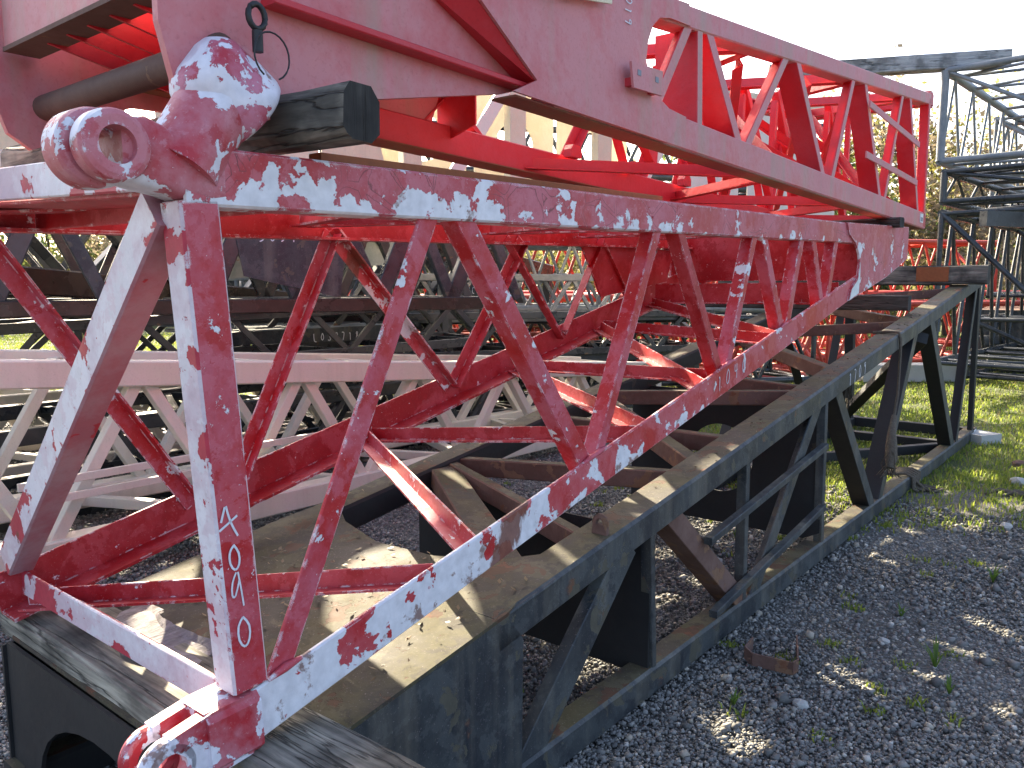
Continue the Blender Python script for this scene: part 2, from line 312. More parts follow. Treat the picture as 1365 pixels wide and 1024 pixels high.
B().beam(pm(1.0, .04, .745), pm(1.0, WM - .03, .745), Bp(0, .012, -.085, .0, .003), -D, Z).build('end_beam', 'white_end', main, 'bottom end beam, white primer with red edges')
B().beam(pm(1.01, .04, .663), pm(1.01, WM - .03, .663), Bp(-.07, 0, 0, .01, .003), -D, Z).build('end_beam_flange', 'red_clean', main)
B().beam(pm(.86, WM, zt(.9) - .1), pm(.86, WM, .80), Bp(-.03, 0, -.03, .02, .005), -N, D).build('end_post', 'red_clean', main)
# near side bracing: (s bottom, s top, leg side)
for sb, st, side, lb, mt in ((1.08, 1.63, -1, .066, 'red'), (2.43, 1.765, 1, .072, 'red'), (2.51, 2.93, 1, .052, 'red'), (3.56, 3.12, 1, .055, 'red_clean'), (3.64, 3.92, 1, .05, 'red'), (4.33, 4.03, 1, .062, 'red'), (4.41, 4.585, 1, .06, 'red'), (4.96, 4.77, 1, .06, 'red'), (5.07, 5.19, 1, .06, 'red')):
    brace(main, pm(sb, 0, zb(sb) - .02), pm(st, 0, zt(st) - .11), N, side, lb, .062, mat=mt)
# far side bracing
for sb, st, side, mt in ((1.60, .93, -1, 'red'), (1.81, 2.32, -1, 'red'), (3.07, 2.35, -1, 'red_low'), (3.13, 3.70, -1, 'red_clean'), (4.09, 3.60, 1, 'red_clean'), (4.17, 4.55, 1, 'red_clean'), (4.94, 4.60, 1, 'red_clean'), (5.05, 5.3, 1, 'red_clean')):
    brace(main, pm(sb, WM, zb(sb) - .02), pm(st, WM, zt(st) - .11), -N, side, .062, .055, mat=mt)
# bottom lacing, angles with upright leg and flange
def lacing(f, n_, zf, zn, parent, mat, hh=.062, fl=.055, w0=0., w1=WM, fn=pm, name='lacing_bar', flip=1):
    p0 = fn(f, w1 - .06, zf); p1 = fn(n_, w0 + .02, zn)
    B().beam(p0, p1, [(0, 0), (fl, 0), (fl, .008), (.008, .008), (.008, hh), (0, hh)], -D * flip, Z).build(name, mat, parent)
lz = lambda s: zb(s) - .125
for f, n_, mt in ((1.0, 1.64, 'red_clean'), (2.50, 1.82, 'red'), (2.53, 2.80, 'red_clean'), (3.62, 2.87, 'red_clean'), (3.66, 3.55, 'red_clean'), (4.52, 3.40, 'red_clean'), (4.56, 4.2, 'red_clean'), (5.2, 4.25, 'red_clean')):
    lacing(f, n_, lz(f) + .0, zb(n_) - .066, main, mt)
for f, n_ in ((.95, 1.7), (2.15, 1.72), (2.18, 2.9), (3.4, 2.95), (3.43, 4.0), (4.25, 4.05), (4.3, 4.7), (5.1, 4.75)):
    lacing(f, n_, zt(f) - .075, zt(n_) - .075, main, 'red_clean')
lacing(5.25, 5.3, lz(5.25) + .01, lz(5.3) + .01, main, 'red_clean', .14, .10, name='cross_beam')
# nose gussets
gus = [(5.298, zt(5.3)), (5.356, 2.02), (5.50, 1.965), (5.58, 1.90), (5.60, 1.847), (5.575, 1.749), (5.45, 1.676), (5.412, 1.60), (6.249, 1.753), (6.839, 1.902), (6.828, 2.143)]
B().prism([pm(s, 0, z) for s, z in gus], N * .014).build('gusset_plate', 'red_top', main, 'large nose gusset plate')
B().prism([pm(s, WM, z) for s, z in gus], -N * .014).build('gusset_plate', 'red_clean', main)
B().prism([pm(s, -.0155, z) for s, z in ((5.575, 1.735), (5.45, 1.672), (5.41, 1.603), (5.60, 1.645), (5.615, 1.76), (5.605, 1.85))], N * .001).build('paint_patch', 'whitepaint', main, 'white paint swipe on the nose gusset')
B().beam(pm(6.6, 0, 2.0), pm(6.6, WM, 2.0), Bp(-.06, .06, -.07, .07), D, Z).build('nose_crosshead', 'red_clean', main)
B().prism([pm(5.75, .02, 1.73), pm(5.75, WM, 1.73), pm(5.75, WM, 2.06), pm(5.75, .02, 2.06)], D * .012).build('diaphragm', 'red_clean', main)
B().prism([pm(4.55, WM - .03, 1.62), pm(5.45, WM - .03, 1.72), pm(5.55, WM - .03, 1.96), pm(4.3, WM - .03, 1.96)], N * .01).build('side_plate', 'red_clean', main)
# lugs at the near end
def eye(b, c, ax, r0, r1, l, n=56):
    a = ax.orthogonal().normalized(); a = (Z - ax * Z.dot(ax)).normalized() if abs(Z.dot(ax)) < .9 else a; q = ax.cross(a)
    prof = [(r1, 0), (r0 - .014, 0), (r0 - .004, .004), (r0, .014), (r0, l - .014), (r0 - .004, l - .004), (r0 - .014, l), (r1, l)]; vs = []; fs = []; k = len(prof)
    for i in range(n):
        t = 2 * math.pi * i / n; e = a * math.cos(t) + q * math.sin(t)
        vs += [c + e * x + ax * y for x, y in prof]
    for i in range(n):
        for j in range(k): fs.append((i * k + j, ((i + 1) % n) * k + j, ((i + 1) % n) * k + (j + 1) % k, i * k + (j + 1) % k))
    return b.add(vs, fs, False)
ec = pm(.757, -.016, 1.968)
b = B(); eye(b, ec, -N, .070, .037, .06); eye(b, ec - N * .064 - D * .008, -N, .078, .037, .085)
lug = b.build('pin_eye', 'lug', main, 'rounded pin eye worn to white primer'); 
for p in lug.data.polygons: p.use_smooth = False
b = B()
rr = []
for t, hw, hh in ((-.015, .036, .050), (.0, .04, .054), (.04, .040, .062), (.08, .046, .056), (.12, .047, .052), (.17, .047, .0515), (.20, .044, .050)):
    c = pm(.79 + t, .058, 1.966 - .012 * t + (.0 if t < .05 else -.034 * min(1, (t - .05) / .1))); ring = []
    for k in range(16):
        a = 2 * math.pi * k / 16; x = math.copysign(abs(math.cos(a)) ** .45, math.cos(a)); y = math.copysign(abs(math.sin(a)) ** .45, math.sin(a)); ring.append(c + N * (x * (hw + .016)) + Z * (y * (hh + .012)))
    rr.append(ring)
b.loft(rr, smooth=True); tang = b.build('lug_shank', 'lug', main)
# upright pivot boss with domed cap
b = B(); ax = (D * .52 + Z * .80 - N * .05).normalized(); base = pm(.945, .060, 1.985); a = N.copy(); a = (a - ax * a.dot(ax)).normalized(); q = ax.cross(a)
rings = []
for t, r in ((-.06, .086), (0, .084), (.04, .082), (.10, .082), (.19, .082)):
    rings.append([base + ax * (t * .92) + (a * math.cos(2 * math.pi * i / 32) + q * math.sin(2 * math.pi * i / 32)) * r for i in range(32)])
b.loft(rings, smooth=True); b.build('pivot_boss', 'lug', main, 'upright boss flaked to white')
b = B(); hd = (D * .80 - Z * .60 + N * .02).normalized(); c0 = base + ax * .172 - hd * .088; rings = []
for t, r in ((-.012, .036), (-.006, .062), (.004, .074), (.018, .088), (.034, .095), (.085, .096), (.090, .101), (.15, .102), (.163, .098), (.171, .088), (.174, .066), (.174, .02)):
    u = N.copy(); u = (u - hd * u.dot(hd)).normalized(); v = hd.cross(u); rings.append([c0 + hd * t + (u * math.cos(2 * math.pi * i / 36) + v * math.sin(2 * math.pi * i / 36)) * r for i in range(36)])
b.loft(rings, smooth=True); b.build('pivot_head', 'lug_white', main, 'drum shaped head of the boss, mostly white with red scabs')
# lower fork lug
for off in (-.005, .075):
    b = B(); c = pm(.80, off, .655); ax = -N
    eye(b, c, ax, .070, .036, .035)
    b.prism([pm(.80, off, .725), pm(.80, off, .70), pm(.845, off, .66), pm(.845, off, .585), pm(1.0, off, .60), pm(1.0, off, .75), pm(.9, off, .745)], -N * .035)
    b.build('fork_cheek', 'lug', main)
B().beam(pm(.885, -.005, .67), pm(1.02, -.005, .675), Bp(-.115, .012, -.075, .075, .02), N, Z).build('fork_block', 'lug', main)
# far lugs
for z in (1.955,):
    b = B(); eye(b, pm(.70, WM - .09, z), -N, .085, .045, .09); b.beam(pm(.82, WM, z), pm(.95, WM, z), Bp(0, .09, -.06, .06, .02), N, Z); b.build('pin_eye', 'lug', main)
# chalk numbers
px_ = (pm(.975, -.002, 1.13)); dn = (pm(1.02, 0, .76) - pm(.945, 0, 1.88)).normalized()
chalk('a', pm(.945, 0, 1.135), D, -dn, N, .075, main, .005); chalk('0', pm(.957, 0, 1.055), D, -dn, N, .060, main, .005); chalk('q', pm(.960, 0, .985), D, -dn, N, .065, main, .004); chalk('0', pm(.970, 0, .865), D, -dn, N, .075, main, .005)
bd = (pm(4, 0, zb(4)) - pm(3, 0, zb(3))).normalized()
chalk('1040', pm(3.50, 0, zb(3.50) - .095), bd, Z, N, .075, main, .004, 1.25)
B().beam(pm(1.32, .09, zt(1.32) + .002), pm(3.1, .09, zt(3.1) + .002), Bp(-.05, 0, 0, .032, .003), N, Z).build('packing_bar', 'orange_rust', main, 'rusty orange bar lying along the top chord')
# weld beads at the brace feet
for sb in (1.10, 2.44, 2.50, 3.57, 3.63, 4.34, 4.40):
    b = B(); b.path([pm(sb - .05, .004, zb(sb - .05) + .002), pm(sb, .004, zb(sb) + .006), pm(sb + .05, .004, zb(sb + .05) + .002)], [.006, .012, .006], 6); b.build('weld_bead', 'red', main)

# ------------------------------------------------------------------ upper pink red boom section
CU, WU = -1.6, 1.06
up = root('pink_boom_section', P(2.0, CU, 2.28), 'faded pink red lattice boom section with solid foot plates, topmost of the stack', 'crane boom')
def pu(s, w_, z): return P(s, CU - w_, z)
def ub(s): return 2.285 - .0225 * (s - 1.91)
def ut(s): return 2.819 + .0954 * (s - 3.0)
B().beam(pu(2.2, 0, ub(2.2)), pu(7.42, 0, ub(7.42)), Bp(-.10, 0, .0, .128, .006), N, Z).build('chord', 'upper', up)
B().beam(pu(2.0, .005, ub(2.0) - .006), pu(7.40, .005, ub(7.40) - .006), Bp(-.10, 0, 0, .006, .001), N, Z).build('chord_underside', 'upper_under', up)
B().beam(pu(2.45, 0, ut(2.45)), pu(7.40, 0, ut(7.40)), Bp(-.10, 0, -.088, 0, .006), N, Z).build('chord', 'upper', up)
B().beam(pu(1.3, WU, ub(1.3) + .02), pu(7.42, WU, ub(7.42)), Bp(-.10, 0, 0, .128, .006), -N, Z).build('chord', 'upper_in', up)
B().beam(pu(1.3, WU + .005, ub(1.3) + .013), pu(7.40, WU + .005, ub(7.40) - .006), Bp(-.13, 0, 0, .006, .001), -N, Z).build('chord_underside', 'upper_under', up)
B().beam(pu(2.45, WU, ut(2.45)), pu(7.40, WU, ut(7.40)), Bp(-.10, 0, -.088, 0, .006), -N, Z).build('chord', 'upper_in', up)
B().beam(pu(7.37, 0, ub(7.4) + .1), pu(7.33, 0, ut(7.4) - .05), Bp(-.07, 0, -.03, .03), N, D).build('end_post', 'upper_in', up)
B().beam(pu(7.37, WU, ub(7.4) + .1), pu(7.33, WU, ut(7.4) - .05), Bp(-.07, 0, -.03, .03), -N, D).build('end_post', 'upper_in', up)
B().beam(pu(7.40, .0, ut(7.4) - .045), pu(7.40, WU, ut(7.4) - .045), Bp(-.045, .045, -.045, .045), D, Z).build('end_beam', 'upper_in', up)
B().beam(pu(7.38, .0, ub(7.4) + .06), pu(7.38, WU, ub(7.4) + .06), Bp(-.04, .04, -.045, .045), D, Z).build('end_beam', 'upper_in', up)
B().box(pu(7.42, .045, ut(7.42) - .04), .035, .055, .06, -AZ).build('pin_eye', 'upper', up)
# near side bracing and post
def ubr(sb, st, side, lb=.05, la=.10, w_=0, out=N, mat='upper_in', z0=None, z1=None):
    return brace(up, pu(sb, w_, (z0 if z0 else ub(sb) + .12)), pu(st, w_, (z1 if z1 else ut(st) - .08)), out, side, lb, la, .01, mat=mat, ins=.006, ext=.02)
def split_faces(o, ax, m2):
    o.data.materials.append(M[m2]); bm = bmesh.new(); bm.from_mesh(o.data)
    for f in bm.faces:
        if f.normal.dot(ax) > .8: f.material_index = 1
    bm.to_mesh(o.data); bm.free()
for sb, st, side, lb, la in ((2.87, 3.135, -1, .055, .07), (3.665, 3.33, 1, .06, .13), (3.77, 4.22, -1, .055, .08), (4.86, 4.39, 1, .055, .12), (5.03, 5.35, -1, .055, .07), (6.06, 5.60, 1, .055, .12), (6.19, 6.52, -1, .055, .07), (7.17, 6.74, 1, .055, .12)):
    o = ubr(sb, st, side, lb, la); split_faces(o, N, 'upper')
o = B().beam(pu(3.255, 0, ub(3.2) + .11), pu(3.235, 0, ut(3.2) - .07), Lp(.20, .05, .01, -.025, -.004), N, D).build('post', 'upper_in', up); split_faces(o, N, 'upper')
# far side bracing
for sb, st in ((2.52, 2.9), (3.04, 2.62), (3.7, 4.05), (4.4, 4.1), (4.5, 4.85), (5.0, 5.3), (5.62, 5.35), (5.72, 6.1), (6.5, 6.15), (6.6, 6.9), (7.2, 6.95)):
    ubr(sb, st, 1 if sb > st else -1, .07, .06, WU, -N)
# top and bottom lacing: wide pink angles
for k, (f, n_) in enumerate(((3.1, 3.9), (4.6, 3.95), (4.65, 5.5), (6.1, 5.55), (6.15, 6.9), (7.3, 6.95))):
    lacing(f, n_, ut(f) - .085, ut(n_) - .085, up, 'upper_in', .07, .065, w0=.07, w1=WU, fn=pu)
for k, (f, n_) in enumerate(((3.3, 4.3), (4.9, 4.35), (5.0, 5.8), (6.4, 5.85), (6.5, 7.2))):
    lacing(f, n_, ub(f) + .03, ub(n_) + .03, up, 'upper_in', .06, .06, w0=.07, w1=WU, fn=pu)
# inner cross diagonals seen through the truss
for a_, b_ in ((3.5, 4.3), (4.5, 5.3), (5.5, 6.3), (6.4, 7.1)):
    B().beam(pu(a_, WU - .17, ut(a_) - .12), pu(b_, .17, ub(b_) + .12), Lp(.05, .06, .008), D, Z).build('sway_brace', 'upper_in', up)
    B().beam(pu(a_, .17, ub(a_) + .12), pu(b_, WU - .17, ut(b_) - .12), Lp(.05, .06, .008), D, Z).build('sway_brace', 'upper_in', up)
for k_ in range(7):
    a_ = 3.4 + k_ * .55; B().beam(pu(a_, WU * .55, ut(a_) - .05), pu(a_ + .5, WU * .55, ub(a_) + .1), Lp(.05, .05, .008), N, D).build('middle_brace', 'upper_in', up); B().beam(pu(a_ + .5, WU * .55, ub(a_) + .1), pu(a_ + .55, .06 + WU * .5, ut(a_) - .05), Lp(.04, .04, .008), N, D).build('middle_brace', 'upper_in', up)
for a_, b_ in ((4.0, 5.6), (5.0, 6.6), (5.8, 7.2)):
    B().beam(pu(a_, .14, ut(a_) - .12), pu(b_, WU - .14, ub(b_) + .14), Lp(.06, .07, .008), D, Z).build('sway_brace', 'upper_in', up)
# ladder rungs on the far bays
B().beam(pu(5.62, -.012, 2.86), pu(6.98, -.012, 2.78), Bp(0, .01, -.022, .022, .002), N, Z).build('rung_bar', 'upper', up)
B().beam(pu(5.60, -.012, 2.54), pu(6.98, -.012, 2.49), Bp(0, .01, -.022, .022, .002), N, Z).build('rung_bar', 'upper', up)
# solid side plate with the curved mouth
side = [(1.741, 2.56), (2.087, 2.338), (1.97, 2.285), (2.935, ub(2.935)), (3.10, ub(3.1) + .125), (2.95, ub(2.95) + .132), (2.87, 2.42), (2.80, 2.47), (2.762, 2.54), (2.775, 2.61), (2.81, 2.675), (2.86, 2.715), (2.943, 2.734), (3.12, ut(3.12) - .085), (3.10, ut(3.1) - .002), (2.2, ut(2.2)), (1.6, 2.72)]
B().prism([pu(s, -.0025, z) for s, z in side], N * .010).build('side_plate', 'upper', up, 'big flat pink side plate with curved mouth')
# foot plate, set back, with its stiffeners
foot = [(.90, 2.80), (.90, 2.25), (.93, 2.13), (.99, 2.075), (1.09, 2.06), (1.20, 2.10), (1.40, 2.172), (2.03, 2.30), (2.22, 2.36), (2.15, 2.75), (1.5, 2.80)]
B().prism([pu(s, .10, z) for s, z in foot], N * .022).build('foot_plate', 'upper', up, 'set back foot plate carrying the pivot hole')
B().prism([pu(1.741, .0, 2.56), pu(2.087, .0, 2.338), pu(2.12, .10, 2.345), pu(1.45, .10, 2.62)], D * .008).build('transition_plate', 'upper_in', up)
B().beam(pu(1.15, .078, 2.345), pu(2.12, .078, 2.325), Bp(0, .055, -.009, .009, .003), N, Z).build('stiffener', 'upper_in', up)
B().beam(pu(1.35, .078, 2.70), pu(2.10, .078, 2.35), Bp(0, .04, -.008, .008, .003), N, Z).build('stiffener', 'upper_in', up)
B().prism([pu(s, WU - .06, z) for s, z in ((.90, 2.80), (.90, 2.22), (.93, 2.13), (.99, 2.09), (1.06, 2.12), (1.15, 2.2), (1.3, 2.26), (2.6, 2.30), (2.75, 2.7), (1.5, 2.8))], -N * .022).build('foot_plate', 'upper', up)
b = B(); eye(b, pu(1.055, .075, 2.155), N, .085, .045, .03); b.build('boss_ring', 'upper', up)
b = B(); b.tube(pu(1.035, .06, 2.215), pu(1.035, WU + .02, 2.215), .036, 18); b.build('foot_shaft', 'pin', up, 'rusty brown cross shaft between the foot plates')
B().prism([pu(.93, .12, 2.36), pu(.93, WU - .08, 2.36), pu(.93, WU - .08, 2.80), pu(.93, .12, 2.80)], D * .014).build('end_plate', 'upper', up)
B().prism([pu(.925, .12, 2.347), pu(.925, WU - .08, 2.347), pu(1.02, WU - .08, 2.347), pu(1.02, .12, 2.347)], Z * .012).build('end_flange', 'rust', up)
for k in range(6):
    w_ = .20 + k * .12; B().prism([pu(.97, w_, 2.345), pu(1.45, w_, 2.25), pu(1.45, w_, 2.38), pu(.97, w_, 2.40)], N * .01).build('rib', 'upper_in', up)
B().prism([pu(1.45, .12, 2.10), pu(1.45, WU - .08, 2.10), pu(1.45, WU - .08, 2.55), pu(1.45, .12, 2.55)], D * .012).build('web_plate', 'upper_in', up)
B().prism([pu(1.2, .12, 2.46), pu(1.2, WU, 2.46), pu(2.75, WU, 2.62), pu(2.75, .12, 2.62)], Z * .01).build('floor_plate', 'upper_in', up)
B().prism([pu(2.72, WU - .25, 2.40), pu(2.72, WU - .02, 2.33), pu(2.72, WU - .02, 2.75), pu(2.72, WU - .25, 2.75)], D * .01).build('web_plate', 'upper_in', up)
for s_ in (3.62, 4.25, 4.9):
    b = B(); b.prism([pu(s_ - .05, WU - .12, ub(s_) + .125), pu(s_ + .05, WU - .12, ub(s_) + .125), pu(s_ + .05, WU - .12, ub(s_) + .165), pu(s_ + .03, WU - .12, ub(s_) + .19), pu(s_ - .03, WU - .12, ub(s_) + .19), pu(s_ - .05, WU - .12, ub(s_) + .165)], N * .05); b.build('pin_lug', 'upper_in', up)
# slotted bracket plate
b = B(); b.prism([pu(2.585, -.045, 2.492), pu(2.815, -.045, 2.502), pu(2.82, -.045, 2.412), pu(2.605, -.045, 2.405)], N * .01); brk = b.build('bracket_plate', 'upper', up)
for s_ in (2.64, 2.77): B().box(pu(s_, -.0555, 2.462), .012, .0015, .010, math.pi / 2 - AZ).build('slot', 'ink', brk)
for s_ in (2.625, 2.79): B().box(pu(s_, -.025, 2.43), .014, .02, .014, math.pi / 2 - AZ).build('spacer', 'upper_in', up)
B().prism([pu(2.20, -.04, 2.61), pu(2.462, -.04, 2.655), pu(2.462, -.04, 2.80), pu(2.20, -.04, 2.80)], N * .008).build('cover_plate', 'cream', up, 'pale cream plate at the top of the side plate')
B().prism([pu(2.05, -.03, 2.60), pu(2.27, -.03, 2.635), pu(2.27, -.03, 2.66), pu(2.05, -.03, 2.63)], N * .03).build('stiffener', 'upper_in', up)
B().box(pu(7.27, -.0025, ub(7.27) + .075), .05, .0015, .035, math.pi / 2 - AZ).build('sticker', 'sticker', up, 'small white sticker near the far end'); B().box(pu(7.27, -.0045, ub(7.27) + .065), .035, .0008, .016, math.pi / 2 - AZ).build('sticker_print', 'ink', up)
chalk('1019', pu(2.60, -.0145, 2.765), -Z, D, N, .045, up, .004, .80)
# eyebolt and wire loop
eb = root('eye_bolt', P(1.09, CU + .02, 2.21), 'black eye bolt with wire loop hanging behind the white capped boss', 'eye bolt')
b = B(); c = P(1.085, CU + .0, 2.285); b.path([c + D * (.021 * math.cos(t)) + Z * (.026 * math.sin(t)) for t in np.linspace(0, 6.283, 17)], .007, 7); b.tube(c - Z * .03, c - Z * .075, .012, 10); b.build('ring', 'rubber', eb)
b = B(); c = P(1.10, CU + .03, 2.20); b.path([c + D * (.045 * math.cos(t)) + Z * (.05 * math.sin(t)) for t in np.linspace(-1.2, 4.2, 20)], .0022, 5); b.build('wire_loop', 'rubber', eb)

# ------------------------------------------------------------------ black boom section on the ground
CB, WB = -1.56, 1.40
bk = root('black_boom_section', P(2.0, CB, GZ), 'long weathered black boom section resting on the ground under the red boom, numbered 1709', 'crane boom')
def pb(s, w_, z): return P(s, CB - w_, z)
def bt(s): return .385 + .142 * s if s > 1.9 else .655 - (1.9 - s) * .15
o = B().beam(pb(1.85, 0, bt(1.9)), pb(10.05, 0, bt(10.05)), Bp(-.17, 0, -.125, 0, .012), N, Z).build('chord', 'bk', bk); split_faces(o, Z, 'bk_top')
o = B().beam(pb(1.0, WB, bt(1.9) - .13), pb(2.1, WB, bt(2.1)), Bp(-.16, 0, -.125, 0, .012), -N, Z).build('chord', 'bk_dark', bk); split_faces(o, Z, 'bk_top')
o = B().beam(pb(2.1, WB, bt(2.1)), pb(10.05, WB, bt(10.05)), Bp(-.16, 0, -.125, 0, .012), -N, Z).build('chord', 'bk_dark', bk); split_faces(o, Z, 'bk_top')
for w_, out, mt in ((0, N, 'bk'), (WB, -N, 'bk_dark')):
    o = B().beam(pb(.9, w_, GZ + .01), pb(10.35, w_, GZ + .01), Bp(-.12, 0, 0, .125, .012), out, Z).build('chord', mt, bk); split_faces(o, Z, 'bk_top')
# side bracing near: (bottom s, top s, width in plane, depth, side, material)
for sb, st, lb, la, sd_, mt in ((2.03, 2.66, .13, .05, 1, 'bk'), (3.83, 3.04, .10, .11, 1, 'rust'), (3.97, 4.86, .10, .07, -1, 'bk'), (6.17, 5.23, .10, .12, 1, 'bk_dark'), (6.38, 7.22, .10, .14, 1, 'bk_dark'), (9.05, 7.77, .12, .12, 1, 'bk_dark'), (9.25, 9.80, .09, .10, -1, 'bk_dark')):
    o = brace(bk, pb(sb, 0, .08), pb(st, 0, bt(st) - .10), N, sd_, lb, la, .01, mat=mt, ins=.01)
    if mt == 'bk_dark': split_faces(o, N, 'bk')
for s0, s1, lb, mt in ((2.90, 2.86, .035, 'bk'), (3.84, 3.83, .045, 'bk'), (5.05, 5.01, .05, 'bk'), (10.12, 9.98, .10, 'bk_dark')):
    B().beam(pb(s0, 0, .08), pb(s1, 0, bt(s1) - .1), Lp(.05, lb, .008, -lb / 2, -.008), N, D).build('post', mt, bk)
for a_, b_, m_ in ((6.2, 5.2, 0), (6.35, 7.2, 0), (8.9, 7.8, 0), (9.1, 9.8, 0), (3.9, 3.1, 0), (4.0, 4.9, 0)):
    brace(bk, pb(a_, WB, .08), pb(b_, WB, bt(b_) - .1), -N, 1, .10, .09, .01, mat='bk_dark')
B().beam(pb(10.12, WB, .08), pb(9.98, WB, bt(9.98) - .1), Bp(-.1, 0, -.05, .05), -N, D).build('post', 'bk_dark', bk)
B().beam(pb(10.2, .0, .04), pb(10.2, WB, .04), Bp(-.05, .05, -.05, .06), D, Z).build('end_beam', 'bk_dark', bk)
B().beam(pb(9.3, .1, .03), pb(9.3, WB, .03), Bp(-.05, .05, -.04, .05), D, Z).build('cross_beam', 'bk_dark', bk)
B().beam(pb(9.2, .1, .03), pb(7.2, WB - .05, .03), Bp(-.04, .04, -.04, .05), D, Z).build('lacing_bar', 'bk_dark', bk)
B().beam(pb(5.3, .1, .03), pb(7.1, WB - .05, .03), Bp(-.04, .04, -.04, .05), D, Z).build('lacing_bar', 'bk_dark', bk)
B().beam(pb(10.0, .0, bt(10) - .06), pb(10.0, WB, bt(10) - .06), Bp(-.05, .05, -.05, .06), D, Z).build('end_beam', 'bk_dark', bk)
B().beam(pb(7.6, .05, 1.25), pb(9.4, WB - .1, .1), Bp(-.05, .05, -.05, .05), N, Z).build('sway_brace', 'bk_dark', bk)
# handrail bars welded on the near side
B().beam(pb(3.32, -.03, .54), pb(4.92, -.03, .73), Bp(-.03, .012, -.018, .018, .003), N, Z).build('step_rail', 'bk', bk); B().beam(pb(3.40, -.03, .165), pb(4.93, -.03, .35), Bp(-.03, .012, -.018, .018, .003), N, Z).build('step_rail', 'bk', bk)
# bulkheads
for s_, r in ((2.86, 0), (5.03, .23)):
    h = bt(s_) - .13 - .08; zc = .08 + h / 2; b = B()
    if r: ring_plate(b, pb(s_, WB / 2 + .0, zc + .02), N, Z, rect_outer(WB / 2 - .02, h / 2), r, .012, 48)
    else: b.prism([pb(s_, .02, .06), pb(s_, WB - .02, .06), pb(s_, WB - .02, bt(s_) - .1), pb(s_, .02, bt(s_) - .1)], D * .012)
    b.build('bulkhead', 'bk_dark', bk, 'black bulkhead plate with a round hole' if r else None)
# top lacing
def bl(f, n_, wd, mt='bk_top', dz=0):
    o = B().beam(pb(f, WB - .1, bt(f) - .02 + dz), pb(n_, .12, bt(n_) - .02 + dz), Bp(-wd / 2, wd / 2, -.09, 0, .006), D, Z).build('lacing_bar', 'rust', bk); split_faces(o, Z, mt)
for f, n_, wd in ((2.95, 2.12, .15), (3.0, 2.55, .06), (3.05, 3.35, .07), (4.45, 3.5, .09), (4.5, 4.9, .08), (5.2, 5.0, .07), (6.6, 5.5, .11), (6.7, 7.3, .10), (8.3, 7.4, .10), (8.4, 9.2, .10), (3.9, 3.9, .08)): bl(f, n_, wd)
# foot: cover plate with a curved edge, side plates and front plate with arch
cov = [pb(.95, -.004, bt(.95) - .006), pb(1.9, -.004, bt(1.9) - .006), pb(2.35, .10, bt(2.3)), pb(2.18, .25, bt(2.18)), pb(2.08, .5, bt(2.08)), pb(2.06, .8, bt(2.06)), pb(2.15, 1.1, bt(2.1)), pb(2.3, 1.35, bt(2.3)), pb(2.0, 1.38, bt(2.0)), pb(.95, 1.38, bt(.95))]
B().prism(cov, Z * .012).build('cover_plate', 'bk_top', bk, 'mossy cover plate over the foot')
B().prism([pb(.92, 0, GZ + .12), pb(1.98, 0, .08), pb(1.985, 0, bt(1.98) - .12), pb(1.9, 0, bt(1.9) - .01), pb(.92, 0, bt(.92) - .01)], -N * .014).build('foot_plate', 'bk', bk, 'solid black side plate of the foot')
B().prism([pb(.92, WB, GZ + .12), pb(1.98, WB, .08), pb(1.98, WB, bt(1.98) - .12), pb(.92, WB, bt(.92) - .01)], N * .014).build('foot_plate', 'bk_dark', bk)
b = B(); ar = []; nn = 16
zc = .20
vs = [pb(.93, .0, bt(.9))] ; 
outer = [pb(.93, 0.02, GZ), pb(.93, 0.02, bt(.92)), pb(.93, WB - .02, bt(.92)), pb(.93, WB - .02, GZ)]
arch = [pb(.93, WB / 2 + .48 * math.cos(t), GZ + .01 + .42 * math.sin(t) ** .7) for t in np.linspace(math.pi, 0.0, nn)]
b.prism([outer[1], outer[0], pb(.93, .2, GZ)] + arch + [pb(.93, WB - .2, GZ), outer[3], outer[2]], D * .014); b.build('arch_plate', 'bk_dark', bk)
b = B(); b.path([pb(1.0 + k * .09, .006, bt(1.0 + k * .09) - .008 + .002 * (k % 2)) for k in range(14)], .009, 6); b.build('weld_bead', 'bk', bk)
# ear, sticker, number
b = B(); eye(b, pb(2.55, .06, bt(2.5) + .055), -D, .036, .016, .02, 18); b.prism([pb(2.55, .025, bt(2.5) - .005), pb(2.55, .095, bt(2.5) - .005), pb(2.55, .09, bt(2.5) + .05), pb(2.55, .03, bt(2.5) + .05)], -D * .02); b.build('lifting_ear', 'rust', bk)
B().box(pb(10.2, -.003, .055), .06, .002, .03, math.pi / 2 - AZ).build('sticker', 'sticker', bk)
cd = (pb(6, 0, bt(6)) - pb(5, 0, bt(5))).normalized()
chalk('1709', pb(5.40, 0, bt(5.4) - .105), cd, Z, N, .085, bk, .006, 1.25)

# ------------------------------------------------------------------ timbers
def timber(name, p0, p1, w_, h, mat, label, jit=.008, seg=10, endmat=None, rndr=.012, roll=0):
    d = (p1 - p0).normalized(); a = Z.cross(d).normalized(); rings = []
    for i in range(seg + 1):
        c = p0.lerp(p1, i / seg); pts = []
        for x, y in ((-1, -1), (1, -1), (1, 1), (-1, 1)):
            for k in range(3):
                t = k / 2; ex = x * (w_ / 2) - (x * rndr * (t if x * y > 0 else 1 - t)); ey = y * (h / 2) - (y * rndr * ((1 - t) if x * y > 0 else t))
                pts.append(c + a * (ex + random.uniform(-jit, jit) * .4) + Z * (ey + random.uniform(-jit, jit) * .4))
        rings.append(pts)
    b = B().loft(rings); o = b.build(name, mat, None); tag(o, label, 'timber'); o.data.materials.append(M['wood_end']); bm = bmesh.new(); bm.from_mesh(o.data)
    for f in bm.faces:
        if abs(f.normal.dot(d)) > .8: f.material_index = 1
    bm.to_mesh(o.data); bm.free()
    return o
